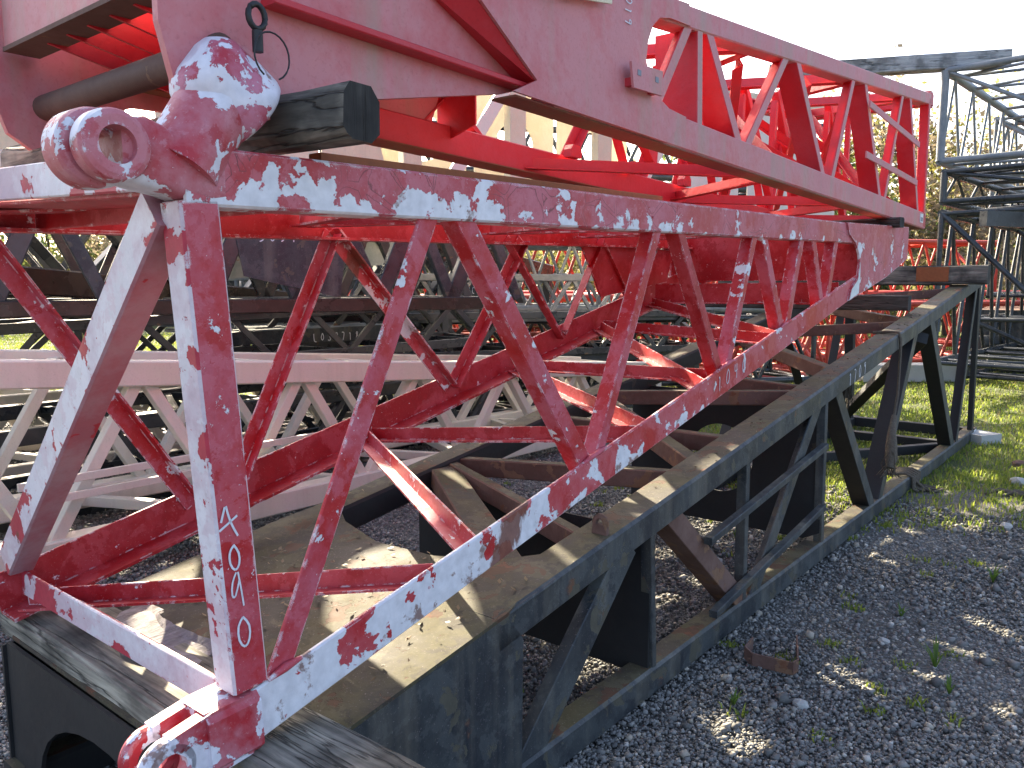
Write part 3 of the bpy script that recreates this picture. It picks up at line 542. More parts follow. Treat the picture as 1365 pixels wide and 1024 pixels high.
timber('timber_block', P(1.10, -1.10, .545), P(1.08, -3.05, .545), .26, .10, 'wood_l', 'wide weathered timber under the open end of the red and white boom', .008)
timber('timber_block', P(1.245, -1.445, 2.085), P(1.10, -3.0, 2.09), .115, .125, 'wood_l', 'grey timber with charred looking end wedged behind the white boss', .008, rndr=.025)
timber('timber_block', P(9.2, -1.38, 1.80), P(9.2, -4.2, 1.80), .17, .19, 'wood_w', 'long timber beam with orange rust stain on top of the black boom far end', .006)
B().prism([P(9.11, -2.02, 1.735), P(9.11, -1.72, 1.735), P(9.11, -1.72, 1.88), P(9.11, -2.02, 1.88)], -D * .002).build('rust_stain', 'orange_rust', bpy.data.objects['timber_block.002'])
timber('timber_block', P(7.5, -1.7, 1.545), P(7.45, -3.8, 1.545), .12, .13, 'wood_d', 'dark timber lying across the black boom below the rust stained beam', .006)
pk = timber('timber_block', P(6.38, -1.53, 2.150), P(6.5, -3.2, 2.16), .10, .07, 'wood_d', 'short timber packed between the pink boom and the red nose plate', .005)
timber('wooden_plank', Vector((3.9, 12.7, 4.88)), Vector((7.12, 12.0, 4.92)), .25, .22, 'wood_x', 'grey plank lying across the top of the tall tubular boom', .004)
fl = B(); nx, ny = 14, 8
vs = []; fs = []
for j in range(ny + 1):
    for i in range(nx + 1):
        u = i / nx; v = j / ny; e = .02 * math.sin(i * 2.3 + j) ; p = P(1.24 - .17 * v + .02 * math.sin(9 * u), -2.66 + u * .50 + .06 * v, .604 + .012 * math.sin(u * 5) * (1 - v) + .005 * math.sin(v * 7 + u * 3) + (.012 if j == 0 else 0))
        if i in (0, nx) or j in (0, ny): p = p + D * random.uniform(-.008, .008) + N * random.uniform(-.014, .014)
        vs.append(p)
for j in range(ny):
    for i in range(nx): fs.append((j * (nx + 1) + i, j * (nx + 1) + i + 1, (j + 1) * (nx + 1) + i + 1, (j + 1) * (nx + 1) + i))
k = len(vs); vs += [v - Z * .008 for v in vs]; fs += [tuple(i + k for i in f[::-1]) for f in fs]
fl.add(vs, fs); tag(fl.build('bark_piece', 'flake'), 'curled slab of grey bark on the timber inside the open boom end', 'bark')

# ------------------------------------------------------------------ lattice booms of the yard
def lattice(name, label, o, az, L, w_, h, rc, rb, bays, mat, group=None, tilt=0., htop=None, frame=.0, kind='tube', matc=None, extra=True):
    u = Vector((math.sin(R(az)), math.cos(R(az)), 0)); v = Vector((math.cos(R(az)), -math.sin(R(az)), 0)); o = Vector(o)
    rt = root(name, o, label, 'crane boom', group); htop = htop if htop is not None else h
    def q(t, side, top): return o + u * (t * L) + v * (-w_ * side) + Z * ((h * (1 - t) + htop * t) * top + tilt * t)
    def mem(nm, a, b, r, m):
        bb = B()
        if kind == 'tube': bb.tube(a, b, r, 8 if r > .03 else 6)
        else: bb.beam(a, b, Bp(-r, r, -r, r, r * .12) if kind == 'box' else Lp(2 * r, 2 * r, r * .25, -r, r), v if abs((b - a).normalized().dot(v)) < .8 else Z, u if abs((b - a).normalized().dot(u)) < .7 else Z)
        bb.build(nm, m, rt)
    for sd_ in (0, 1):
        for tp in (0, 1): mem('chord', q(0, sd_, tp), q(1, sd_, tp), rc, matc or mat)
    for sd_ in (0, 1):
        for i in range(bays):
            a, m_, b_ = i / bays, (i + .5) / bays, (i + 1) / bays
            mem('brace', q(a, sd_, 0), q(m_, sd_, 1), rb, mat); mem('brace', q(m_, sd_, 1), q(b_, sd_, 0), rb, mat)
    if extra:
        for tp in (0, 1):
            for i in range(bays):
                a, m_, b_ = i / bays, (i + .5) / bays, (i + 1) / bays
                mem('lacing_bar', q(a, 0, tp), q(m_, 1, tp), rb, mat); mem('lacing_bar', q(m_, 1, tp), q(b_, 0, tp), rb, mat)
    for t in (0, 1):
        fr = frame if (frame and t == 0) else rb * 1.4
        mem('end_post', q(t, 0, 0), q(t, 0, 1), fr, mat); mem('end_post', q(t, 1, 0), q(t, 1, 1), fr, mat); mem('end_beam', q(t, 0, 0), q(t, 1, 0), fr * .8, mat); mem('end_beam', q(t, 0, 1), q(t, 1, 1), fr * .8, mat)
        mem('end_brace', q(t, 0, 0), q(t, 1, 1), rb * 1.3, mat)
    return rt, q
# off-white boom behind, sloping away
wb, wq = lattice('white_boom_section', 'off white box lattice boom on the ground left behind the red boom', P(.6, -4.83, .2), 39, 8.2, 1.2, 1.10, .078, .036, 7, 'white', None, -.1, .58, kind='box')
for k, z in enumerate((.62, .52)):
    B().beam(P(1.6, -4.70, z), P(3.6, -4.70, z), Bp(-.012, .012, -.022, .022, .002), N, Z).build('rail', 'white', wb)
# dark booms left
lattice('dark_boom_section', 'dark brown lattice boom whose bottom chord crosses behind the red boom', (-5.0, 3.6, 1.94), 27.5, 12.2, 1.2, 1.1, .105, .05, 6, 'blk_tube', None, -.90, .9, kind='box', matc='brown_tube')
lattice('black_boom_section', 'low black lattice boom on the ground just behind the white boom', P(1.0, -6.3, .0), 39, 9.5, 1.3, .62, .06, .03, 8, 'blk_tube', 'black booms behind the white boom', kind='box')
lattice('black_boom_section', 'black lattice boom at the left lying across the yard behind the white boom', (-7.2, 6.6, .75), 58, 7.5, 1.2, .62, .055, .03, 6, 'blk_tube', 'black booms behind the white boom', kind='box')
lattice('black_boom_section', 'black lattice boom far left standing above head height', (-8.2, 9.0, 1.7), 62, 8, 1.2, 1.0, .06, .035, 6, 'blk_tube', 'black booms behind the white boom', kind='box')
lattice('grey_boom_section', 'grey tubular boom seen through the red braces, level behind', (-3.6, 10.6, 1.35), 78, 8.4, 1.3, .95, .065, .024, 12, 'gry_tube')
lattice('black_boom_section', 'black tubular boom under the grey one behind the red braces', (-3.4, 10.8, .25), 79, 8.2, 1.3, .95, .05, .03, 9, 'blk_tube')
lattice('red_tube_boom', 'lower of the two orange red tubular booms beyond the grey boom', (-4.5, 14.2, .25), 80, 12, 1.5, 1.0, .06, .03, 16, 'red_tube', 'orange red tubular booms')
lattice('red_tube_boom', 'upper of the two orange red tubular booms beyond the grey boom', (-4.6, 14.4, 1.45), 80, 12, 1.5, 1.1, .07, .03, 15, 'red_tube', 'orange red tubular booms')
lattice('red_tube_boom', 'orange red tubular boom below the timbers at the black boom far end', (3.4, 15.2, .1), 72, 9, 1.4, 1.2, .06, .035, 9, 'red_tube', 'orange red tubular booms')
lattice('red_tube_boom', 'thin red lattice boom in the grass further back', (-2, 19, .2), 84, 16, 1.5, 1.3, .06, .03, 18, 'red_tube', 'orange red tubular booms')
lattice('red_tube_boom', 'orange red tubular boom standing in front of the hedge behind the nose plate', (2.0, 17.2, 1.5), 76, 10, 1.5, 1.2, .06, .03, 12, 'red_tube', 'orange red tubular booms')
lattice('black_boom_section', 'black lattice boom lying low between the white boom and the red tubes', (-4.6, 8.6, .0), 66, 8.0, 1.3, .7, .055, .035, 9, 'blk_tube', 'black booms behind the white boom', kind='box')
lattice('black_boom_section', 'second black lattice boom stacked on the low one beyond the white boom', (-4.8, 8.9, .80), 70, 8.2, 1.3, .5, .045, .028, 9, 'blk_tube', 'black booms behind the white boom', kind='box')
lattice('white_boom_section', 'further off white lattice boom lying beyond the first one at the left', P(1.4, -8.2, .0), 44, 6.5, 1.2, .65, .06, .035, 7, 'white', None, kind='box')
lattice('black_boom_section', 'black lattice boom tilted across the gap left of the end post', (-5.6, 5.9, .85), 62, 6.0, 1.1, .42, .045, .028, 8, 'blk_tube', 'black booms behind the white boom', .25, kind='box')
lattice('grey_boom_section', 'slim grey lattice boom above the low black ones behind the first brace', (-4.2, 9.6, 1.25), 73, 7.0, 1.2, .55, .045, .025, 10, 'gry_tube', None, kind='box')
lattice('red_tube_boom', 'nearer orange red lattice boom lying low behind the far brace feet', (-2.2, 12.4, .1), 77, 8, 1.4, .8, .05, .028, 12, 'red_tube', 'orange red tubular booms')
# cream boom high behind; its hidden left length is added to shade the deck
cr = root('cream_boom_section', (-.8, 7.8, 2.62), 'cream boom section with arched plates showing between the pink and red booms, unseen left end added to shade the deck', 'crane boom')
u = Vector((math.sin(R(58)), math.cos(R(58)), 0)); v = Vector((math.cos(R(58)), -math.sin(R(58)), 0)); o0 = Vector((-1.0, 7.2, 2.50))
o1 = o0 - u * 4.6; B().beam(o1, o0 + u * 6.0, Bp(-.1, 0, 0, .13, .006), v, Z).build('chord', 'white', cr); B().beam(o1 - v * 1.2, o0 + u * 6 - v * 1.2, Bp(-.1, 0, 0, .14, .006), v, Z).build('chord', 'cream', cr)  # left end added out of view to carry the shading plates
B().beam(o1 + Z * 1.25, o0 + u * 6.0 + Z * 1.25, Bp(-.12, 0, 0, .14, .006), v, Z).build('chord', 'cream', cr)
for t in (.15, 1.25, 2.3): 
    B().beam(o0 + u * t + Z * .1, o0 + u * t + Z * 1.3, Bp(-.12, 0, -.09, .09, .006), v, u).build('post', 'cream', cr)
    b = B(); ring_plate(b, o0 + u * (t + .52) + Z * .68 - v * .9, u, Z, rect_outer(.5, .6), .24, .015, 32); b.build('round_window_plate', 'cream', cr)
for t, r_ in ((-1.33, .25),):  # unseen plate added so its hole lets a round sun patch fall
    b = B(); ring_plate(b, o0 + u * t + Z * .68, u, Z, rect_outer(.62, .58, 40), r_, .015, 40); b.build('round_window_plate', 'cream', cr)
for t in (-4.6, -3.35, -.68, ): B().prism([o0 + u * t + Z * .12, o0 + u * (t + (1.2 if t < -1 else .6)) + Z * .12, o0 + u * (t + (1.2 if t < -1 else .25)) + Z * 1.3, o0 + u * t + Z * 1.3], -v * .012).build('side_plate', 'cream', cr)  # unseen plates added to keep sun off the black foot deck
dk = root('added_black_boom', o0 - u * 4.6 - Z * 1.0, 'heavily plated black boom added under the cream boom to shade the deck, behind the white end brace', 'crane boom')
od = o0 - Z * 1.03  # boom added to block sun passing under the cream plates
for z in (0, .90): B().beam(od - u * 4.6 + Z * z, od + u * 1.2 + Z * z, Bp(-.14, 0, 0, .12, .01), v, Z).build('chord', 'brown_tube', dk)
for z in (0, .90): B().beam(od - u * 4.6 + Z * z - v * 1.0, od + u * 1.2 + Z * z - v * 1.0, Bp(-.14, 0, 0, .12, .01), v, Z).build('chord', 'blk_tube', dk)
for k in range(8):
    t = -4.5 + k * .72; B().beam(od + u * t + Z * .1, od + u * (t + .36) + Z * .92, Bp(-.09, -.01, -.07, .07, .008), v, u).build('brace', 'blk_tube', dk); B().beam(od + u * (t + .36) + Z * .92, od + u * (t + .72) + Z * .1, Bp(-.09, -.01, -.05, .05, .008), v, u).build('brace', 'bk', dk)
    B().beam(od + u * t + Z * .1 - v * 1.0, od + u * (t + .36) + Z * .92 - v * 1.0, Bp(-.09, -.01, -.05, .05, .008), v, u).build('brace', 'blk_tube', dk); B().beam(od + u * (t + .36) + Z * .92 - v * 1.0, od + u * (t + .72) + Z * .1 - v * 1.0, Bp(-.09, -.01, -.05, .05, .008), v, u).build('brace', 'blk_tube', dk)
for t0, t1 in ((-1.35, -.55),): B().prism([od + u * t0 + Z * .3, od + u * t1 + Z * .12, od + u * (t1 + .1) + Z * .9, od + u * (t0 - .1) + Z * .9], -v * .012).build('side_plate', 'bk', dk)
chalk('JULTS', od + u * -1.28 + Z * .72 , u, Z, v, .085, dk, .009, 1.0); chalk('50s1', od + u * -1.22 + Z * .58, u, Z, v, .085, dk, .009, 1.0)
for t in (3.3, 4.4): B().prism([o0 + u * t + Z * .12, o0 + u * (t + .95) + Z * .12, o0 + u * (t + .95) + Z * 1.3, o0 + u * t + Z * 1.3], -v * .012).build('side_plate', 'white', cr)
for t in (.5, 1.6, 2.7): B().beam(o0 + u * t + Z * .1, o0 + u * (t + .8) + Z * 1.3, Bp(-.05, 0, -.06, .06, .004), v, u).build('brace', 'white', cr)
for nm, z in (('lower', 2.35), ('upper', 3.4)):
    lattice('black_tube_boom', '%s dark tubular boom behind the cream plates' % nm, (-3.5, 11.6, z), 76, 9, 1.3, .9, .06, .03, 10, 'blk_tube', 'dark booms behind the cream boom')
# tall stack at right
lattice('tall_tube_boom', 'dark grey tubular boom with a heavy square end frame, highest at the right', (8.0, 10.5, 3.50), 43, 12, 2.35, 1.28, .062, .022, 12, 'gry_tube', 'tubular booms stacked at the right', frame=.06)
lattice('tall_tube_boom', 'flat dark tubular boom second from the top in the right hand stack', (7.85, 10.4, 2.90), 44, 12, 2.2, .42, .055, .022, 10, 'blk_tube', 'tubular booms stacked at the right', frame=.05)
_, q3 = lattice('tall_tube_boom', 'black tubular boom with chalked numbers low in the right hand stack', (7.85, 10.4, .55), 44, 12, 2.2, 2.18, .065, .03, 11, 'blk_tube', 'tubular booms stacked at the right', frame=.04)
b3 = _
B().box(q3(0, .45, 1) + Z * -.16 , .95, .06, .10, R(17)).build('beam', 'blk_tube', b3)
vv = Vector((math.cos(R(44)), -math.sin(R(44)), 0)); chalk('TM36430 9302', q3(0, .62, 1) + Z * -.17 - Vector((math.sin(R(44)), math.cos(R(44)), 0)) * .08, Vector((math.cos(R(17)), math.sin(R(17)), 0)), Z, -Vector((-math.sin(R(17)), math.cos(R(17)), 0)), .09, b3, .01, .9)
lattice('tall_tube_boom', 'grey tubular boom behind the right hand stack, level with its top', (10.4, 13.6, 3.2), 46, 11, 2.2, 1.5, .06, .025, 8, 'gry_tube', 'tubular booms stacked at the right')
lattice('tall_tube_boom', 'dark tubular boom standing behind the lower half of the right hand stack', (10.6, 13.8, 1.5), 46, 11, 2.2, 1.45, .065, .03, 9, 'blk_tube', 'tubular booms stacked at the right')
lattice('tall_tube_boom', 'dark lattice boom on the ground under the right hand stack', (9.6, 12.6, .1), 46, 11, 2.2, 1.0, .06, .03, 10, 'blk_tube', 'tubular booms stacked at the right')
# platform and plate behind, with chalked codes
pf = root('platform_frame', P(4.2, -6.9, 1.1), 'dark grating platform with chalked code behind the left braces', 'platform')
pfq = lambda s, c, z: P(s, c, z)
for k in range(14): B().beam(P(4.2 + k * .16, -6.9, 1.22), P(4.2 + k * .16, -8.0, 1.22), Bp(-.015, .015, 0, .02, .002), D, Z).build('grating_bar', 'gry_tube', pf)
for k in range(8): B().beam(P(4.2, -6.95 - k * .15, 1.235), P(6.4, -6.95 - k * .15, 1.235), Bp(-.01, .01, 0, .018, .002), N, Z).build('grating_bar', 'gry_tube', pf)
B().prism([P(4.1, -6.88, 1.13), P(6.5, -6.88, 1.08), P(6.6, -6.88, 1.25), P(4.1, -6.88, 1.25)], -N * .02).build('side_beam', 'bk', pf)
chalk('LO39718', P(5.2, -6.88, 1.11), D, Z, N, .085, pf, .009, 1.1)
pt = root('gusset_sheet', P(5.0, -7.8, 1.7), 'dark grey triangular steel sheet behind the plated black boom', 'steel sheet')
B().prism([P(4.0, -7.6, 1.70), P(4.0, -7.6, 2.5), P(7.6, -7.6, 2.5), P(7.2, -7.6, 1.98)], -N * .015).build('sheet', 'gry_tube', pt)
t2 = root('tail_plate', P(7.9, -7.2, 1.3), 'small black plate chalked TNC beyond the brown chord', 'steel sheet'); B().prism([P(7.5, -7.3, 1.50), P(8.7, -7.3, 1.46), P(8.7, -7.3, 1.75), P(7.5, -7.3, 1.80)], -N * .02).build('sheet', 'bk', t2); chalk('1.2TNC', P(7.7, -7.3, 1.58), D, Z, N, .09, t2, .011, 1.0)

# ------------------------------------------------------------------ yard clutter
hb = root('steel_pontoon', (12.2, 19.5, GZ), 'rusty topped black steel box with a round hub lying on the grass at the right', 'steel box')
def rbox(b, c, u_, v_, L_, W_, H_, r):
    pr = [(-W_ / 2 + r, 0), (W_ / 2 - r, 0), (W_ / 2, r), (W_ / 2, H_ - r), (W_ / 2 - r * .3, H_ - r * .3), (W_ / 2 - r, H_), (-W_ / 2 + r, H_), (-W_ / 2, H_ - r), (-W_ / 2, r)]
    return b.beam(c - u_ * L_ / 2, c + u_ * L_ / 2, pr, v_, Z)
b = B(); rbox(b, Vector((10.9, 17.6, GZ)), Vector((.55, .83, 0)), Vector((.83, -.55, 0)), 4.2, 1.5, 1.25, .25); o = b.build('body', 'bk', hb); split_faces(o, Z, 'rust')
b = B(); rbox(b, Vector((12.0, 16.1, GZ)), Vector((1, 0, 0)), Vector((0, -1, 0)), 3.4, 1.1, .95, .2); b.build('body', 'bk', hb)
b = B(); b.tube((9.0, 15.6, .55), (9.6, 15.9, .55), .17, 16); b.build('hub', 'bk', hb)
b = B(); rbox(b, Vector((15, 20, .9)), Vector((1, .1, 0)), Vector((.1, -1, 0)), 8, .5, .35, .05); tag(b.build('steel_beam', 'rust'), 'rusty beam lying level above the black box at the right', 'beam')
b = B(); b.box((8.9, 19.2, .12), 1.3, .25, .17, .03); tag(b.build('concrete_block', 'concrete'), 'long pale concrete block in the grass beyond the black boom', 'block')
b = B(); b.box((7.2, 14.6, .12), .9, .25, .15, .03); tag(b.build('concrete_block', 'concrete'), 'smaller pale block left of the hub, in the grass', 'block')
b = B(); b.box(P(10.1, -1.62, -.02), .16, .14, .055, .4); o = tag(b.build('concrete_block', 'concrete'), 'pale stone block under the far foot of the black boom', 'block')
bpy.data.objects['concrete_block.002'].location = (.12, -.05, .03)
# bent rusty bracket
b = B(); g = GZ + .004
pth = [P(3.86, -1.52, .02), P(3.82, -1.50, g + .03), P(3.78, -1.44, g + .02), P(3.77, -1.24, g + .015), P(3.78, -1.17, g + .02), P(4.0, -1.10, g + .03)]
pth = [Vector((1.150, 3.66, .00)), Vector((1.085, 3.56, .0)), Vector((1.10, 3.49, .0)), Vector((1.25, 3.40, .0)), Vector((1.285, 3.43, .0)), Vector((1.36, 3.66, .01))]
for a_, c_ in zip(pth, pth[1:]): b.beam(a_, c_, Bp(-.004, .004, -.028, .032, .001), Z.cross(c_ - a_).normalized(), Z)
tag(b.build('bent_bracket', 'rust'), 'rusty bent flat bar bracket on the gravel beside the black chord', 'bracket')
# rope over the black chord
def ropem():
    n = NT('frayed rope', .95); f = n.noise(60, 4); return n.out(n.mix(f, (.06, .05, .035), (.16, .13, .10)), n.noise(120, 2, co=n.scaleco((0, 0, 1), .4)), 1., .006)
M['rope'] = ropem()
rp = root('hanging_rope', P(6.6, -1.55, .45), 'frayed rope looped over the black top chord and hanging down with a thick tassel end', 'rope')
zz = bt(6.6)
b = B(); b.path([P(6.62, -1.75, zz + .01), P(6.62, -1.65, zz + .02), P(6.61, -1.56, zz + .018), P(6.6, -1.545, zz - .03), P(6.60, -1.54, zz - .15), P(6.55, -1.53, zz - .45), P(6.45, -1.53, zz - .68), P(6.40, -1.52, zz - .80)], [.012, .012, .012, .011, .010, .011, .012, .016], 8); b.build('strand', 'rope', rp)
b = B(); b.path([P(6.48, -1.53, zz - .60), P(6.40, -1.52, zz - .72), P(6.37, -1.51, zz - .82), P(6.34, -1.50, zz - .90), P(6.31, -1.50, zz - .97)], [.018, .030, .042, .045, .03], 9)
for k in range(26): 
    a_ = P(6.36 + random.uniform(-.06, .06), -1.50 + random.uniform(-.03, .03), zz - .85); b.path([a_, a_ + Vector((random.uniform(-.05, .05), random.uniform(-.04, .04), -.10)), a_ + Vector((random.uniform(-.08, .08), random.uniform(-.06, .06), -.19))], .003, 3)
b.build('tassel', 'rope', rp)
tt = root('tattered_strap', P(5.9, -1.75, .95), 'tattered dark fibre strap dangling under the black top chord', 'strap')
b = B()
for k in range(20):
    a_ = P(5.75 + random.uniform(-.02, .22), -1.72 + random.uniform(-.05, .05), 1.10); l = random.uniform(.15, .42); b.path([a_, a_ + Vector((random.uniform(-.02, .02), 0, -l * .5)), a_ + Vector((random.uniform(-.05, .03), 0, -l))], [.012, .008, .003], 4)
b.build('fibres', 'tatter', tt)
r2 = root('ground_rope', P(7.4, -1.5, .05), 'frayed rope knotted round the black bottom chord', 'rope'); b = B()
for k in range(5): b.path([P(7.25 + .06 * k, -1.75, .10), P(7.27 + .06 * k, -1.60, .115), P(7.28 + .06 * k, -1.545, .09), P(7.28 + .05 * k, -1.54, -.01), P(7.3 + .05 * k, -1.50 + .04 * k, -.03)], .014, 6)
b.path([P(7.35, -1.54, .05), P(7.4, -1.48, -.02), P(7.35, -1.40, -.03), P(7.5, -1.35, -.03)], .013, 6); b.build('strand', 'rope', r2)

# ------------------------------------------------------------------ stones, gravel, grass
def blob(name, c, r, mat, label, cat='stone', sq=.6):
    bm = bmesh.new(); bmesh.ops.create_icosphere(bm, subdivisions=2, radius=1)
    for v_ in bm.verts: v_.co *= random.uniform(.82, 1.1); v_.co.z *= sq
    me = bpy.data.meshes.new(name); bmesh.ops.scale(bm, vec=(r, r * .8, r), verts=bm.verts); bm.to_mesh(me); bm.free(); me.materials.append(M[mat]); o = bpy.data.objects.new(name, me); COL.objects.link(o); o.location = c; o.rotation_euler.z = random.uniform(0, 6)
    return tag(o, label, cat)
blob('rock', (4.45, 6.9, GZ + .02), .09, 'concrete', 'pale flat rock at the edge of the gravel beyond the black boom end'); blob('rock', (1.20, 3.15, GZ + .01), .035, 'concrete', 'grey rock in gravel right beside the black chord'); blob('rock', (1.82, 3.75, GZ + .01), .03, 'concrete', 'small pale pebble standing out right of the rusty bracket')
blob('rock', (1.3, 4.9, GZ + .01), .035, 'concrete', 'tan rock in the shaded gravel above the bracket'); blob('rock', (3.55, 5.6, GZ + .02), .05, 'concrete', 'rounded stone in gravel near the right edge'); blob('rock', (4.9, 7.6, GZ + .02), .08, 'rust', 'reddish brick lump in the sunlit grass at the right edge', 'brick')
b = B(); 
for k in range(5): b.path([Vector((3.95 + .1 * k, 6.55 + random.uniform(-.1, .1), GZ + .01)), Vector((4.1 + .1 * k, 6.5 + random.uniform(-.1, .1), GZ + .03)), Vector((4.3 + .08 * k, 6.45 + random.uniform(-.15, .1), GZ + .01))], [.01, .022, .012], 6)
tag(b.build('debris_pile', 'rope'), 'heap of brown rotten bark bits on the gravel below the far end', 'debris')

def gravel():
    T = []
    for k in range(5):
        p = np.array([(x, y, z) for z in (-1, 1) for y in (-1, 1) for x in (-1, 1)], float) * rng.uniform(.55, 1.05, (8, 3)); T.append(p)
    F = np.array([(0, 2, 3, 1), (4, 5, 7, 6), (0, 1, 5, 4), (2, 6, 7, 3), (0, 4, 6, 2), (1, 3, 7, 5)])
    n = 230000; y = 2.0 + 8.5 * rng.random(n) ** 1.7; x = (-.75 + 1.45 * rng.random(n)) * y
    r = .0042 * np.exp(rng.normal(0, .42, n)) * (1 + .10 * (y - 2)); keep = (rng.random(n) < 1.0) & ~((y > 6.4 + .5 * np.sin(x * 3)) & (x > 2.0))
    x, y, r = x[keep], y[keep], r[keep]; n = len(x); V = np.zeros((n, 8, 3)); ti = rng.integers(0, 5, n)
    a = rng.uniform(0, 6.28, n); t = rng.uniform(-.6, .6, n); TT = np.array(T)[ti] * r[:, None, None]; TT[:, :, 2] *= .75
    ca, sa = np.cos(a)[:, None], np.sin(a)[:, None]; ct, st = np.cos(t)[:, None], np.sin(t)[:, None]
    X = TT[:, :, 0]; Y = TT[:, :, 1] * ct - TT[:, :, 2] * st; Zc = TT[:, :, 1] * st + TT[:, :, 2] * ct
    V[:, :, 0] = X * ca - Y * sa + x[:, None]; V[:, :, 1] = X * sa + Y * ca + y[:, None]; V[:, :, 2] = Zc + GZ + (r * rng.uniform(.2, .9, n))[:, None]
    me = bpy.data.meshes.new('gravel'); me.vertices.add(n * 8); me.vertices.foreach_set('co', V.ravel()); Q = (F[None] + (np.arange(n) * 8)[:, None, None]).ravel()
    me.loops.add(len(Q)); me.loops.foreach_set('vertex_index', Q); me.polygons.add(n * 6); me.polygons.foreach_set('loop_start', np.arange(n * 6) * 4); me.polygons.foreach_set('loop_total', np.full(n * 6, 4)); me.update(); me.validate()
    me.materials.append(M['stone']); o = bpy.data.objects.new('gravel', me); COL.objects.link(o); tag(o, 'dark grey crushed stone spread over the yard', 'gravel', None, 'stuff')
gravel()
def blades(name, X, Y, Hh, mat, label, wd=.0035, kind='stuff', z0=GZ, cat='grass'):
    n = len(X); a = rng.uniform(0, 6.28, n); ln = rng.uniform(.2, .9, n); b = rng.uniform(0, 6.28, n); w_ = wd * (1 + .35 * np.hypot(X, Y) / 4)
    dx, dy = np.cos(a) * w_, np.sin(a) * w_; lx, ly = np.cos(b) * Hh * ln, np.sin(b) * Hh * ln; V = np.zeros((n, 5, 3))
    V[:, 0] = np.stack([X - dx, Y - dy, np.full(n, z0)], 1); V[:, 1] = np.stack([X + dx, Y + dy, np.full(n, z0)], 1)
    V[:, 2] = np.stack([X - dx * .7 + lx * .3, Y - dy * .7 + ly * .3, z0 + Hh * .6], 1); V[:, 3] = np.stack([X + dx * .7 + lx * .3, Y + dy * .7 + ly * .3, z0 + Hh * .6], 1)
    V[:, 4] = np.stack([X + lx, Y + ly, z0 + Hh * (1 - .3 * ln)], 1); me = bpy.data.meshes.new(name); me.vertices.add(n * 5); me.vertices.foreach_set('co', V.ravel())
    F = np.array([0, 1, 3, 2, 2, 3, 4]); Q = (F[None] + (np.arange(n) * 5)[:, None]).ravel(); me.loops.add(len(Q)); me.loops.foreach_set('vertex_index', Q)
    me.polygons.add(n * 2); ls = (np.arange(n)[:, None] * 7 + np.array([0, 4])[None]).ravel(); me.polygons.foreach_set('loop_start', ls); me.polygons.foreach_set('loop_total', np.tile([4, 3], n)); me.update()
    me.materials.append(M[mat]); o = bpy.data.objects.new(name, me); COL.objects.link(o); return tag(o, label, cat, None, kind)
def noise2(x, y): return (np.sin(x * 2.3 + 1.3 * np.sin(y * 1.7)) + np.sin(y * 2.9 + 1.1 * np.sin(x * 2.1 + 2)) + .7 * np.sin(x * 6.1 + y * 5.3)) / 2.7
def grass():
    n = 330000; y = 5.0 + 24 * rng.random(n) ** 1.8; x = (-.75 + 1.5 * rng.random(n)) * y
    right = np.clip((y - 5.4) / 1.8, 0, 1) * (x > 1.8 + .25 * noise2(x, y)); left = np.clip((y - 10.5) / 3, 0, 1) * (x <= 1.8); den = (right + left) * (.62 + .5 * noise2(x * 1.3, y * 1.3)); k = rng.random(n) < den
    x, y = x[k], y[k]; h = rng.uniform(.02, .065, len(x)) * (1 + .02 * y); m = rng.random(len(x)) < .86
    blades('grass', x[m], y[m], h[m], 'grass', 'sunlit short green grass covering the yard beyond the gravel'); blades('dry_grass', x[~m], y[~m], h[~m] * .9, 'drygrass', 'dry straw coloured grass mixed into the lawn')
    X = []; Y = []; Hh = []
    for c in [(rng.uniform(-.1, .62) * yy, yy) for yy in rng.uniform(2.9, 7.4, 110)]:
        if rng.random() < .75 and P(0, 0, 0) is not None and (c[0] * N.x + c[1] * N.y) < -1.4 and c[1] < 5: continue
        k = rng.integers(10, 45); X += list(c[0] + rng.normal(0, .025, k)); Y += list(c[1] + rng.normal(0, .025, k)); Hh += list(rng.uniform(.015, .05, k))
    blades('grass_tufts', np.array(X), np.array(Y), np.array(Hh), 'grass', 'small green grass tufts sprouting through the gravel')
grass()
def weed(cx, cy, h, n, label):
    e = root('weed', (cx, cy, GZ), label, 'weed'); a = rng.uniform(0, 6.28, n); b = B()
    for k in range(n):
        d = Vector((math.cos(a[k]), math.sin(a[k]), 0)); L_ = h * rng.uniform(.5, 1); p = Vector((cx, cy, GZ)); q1 = p + d * L_ * .25 + Z * L_ * .6; q2 = p + d * L_ * .6 + Z * L_ * .9; s_ = d.cross(Z) * .004
        bb = B(); bb.add([p - s_, p + s_, q1 + s_ * 1.4, q1 - s_ * 1.4, q2], [(0, 1, 2, 3), (3, 2, 4)]); bb.build('leaf', 'weed', e)
weed(1.93, 3.48, .16, 12, 'bright green weed with long narrow leaves right of centre in the gravel'); weed(1.87, 3.25, .10, 8, 'small bright weed just below the taller weed in the gravel')
weed(2.83, 4.55, .12, 14, 'leafy yellow green weed at the right edge of the gravel'); weed(1.55, 5.4, .10, 10, 'low weed beside the black bottom chord'); weed(2.05, 4.05, .08, 8, 'faint green weed in the middle of the gravel'); weed(.92, 3.15, .08, 9, 'pale weed close against the lower black chord')

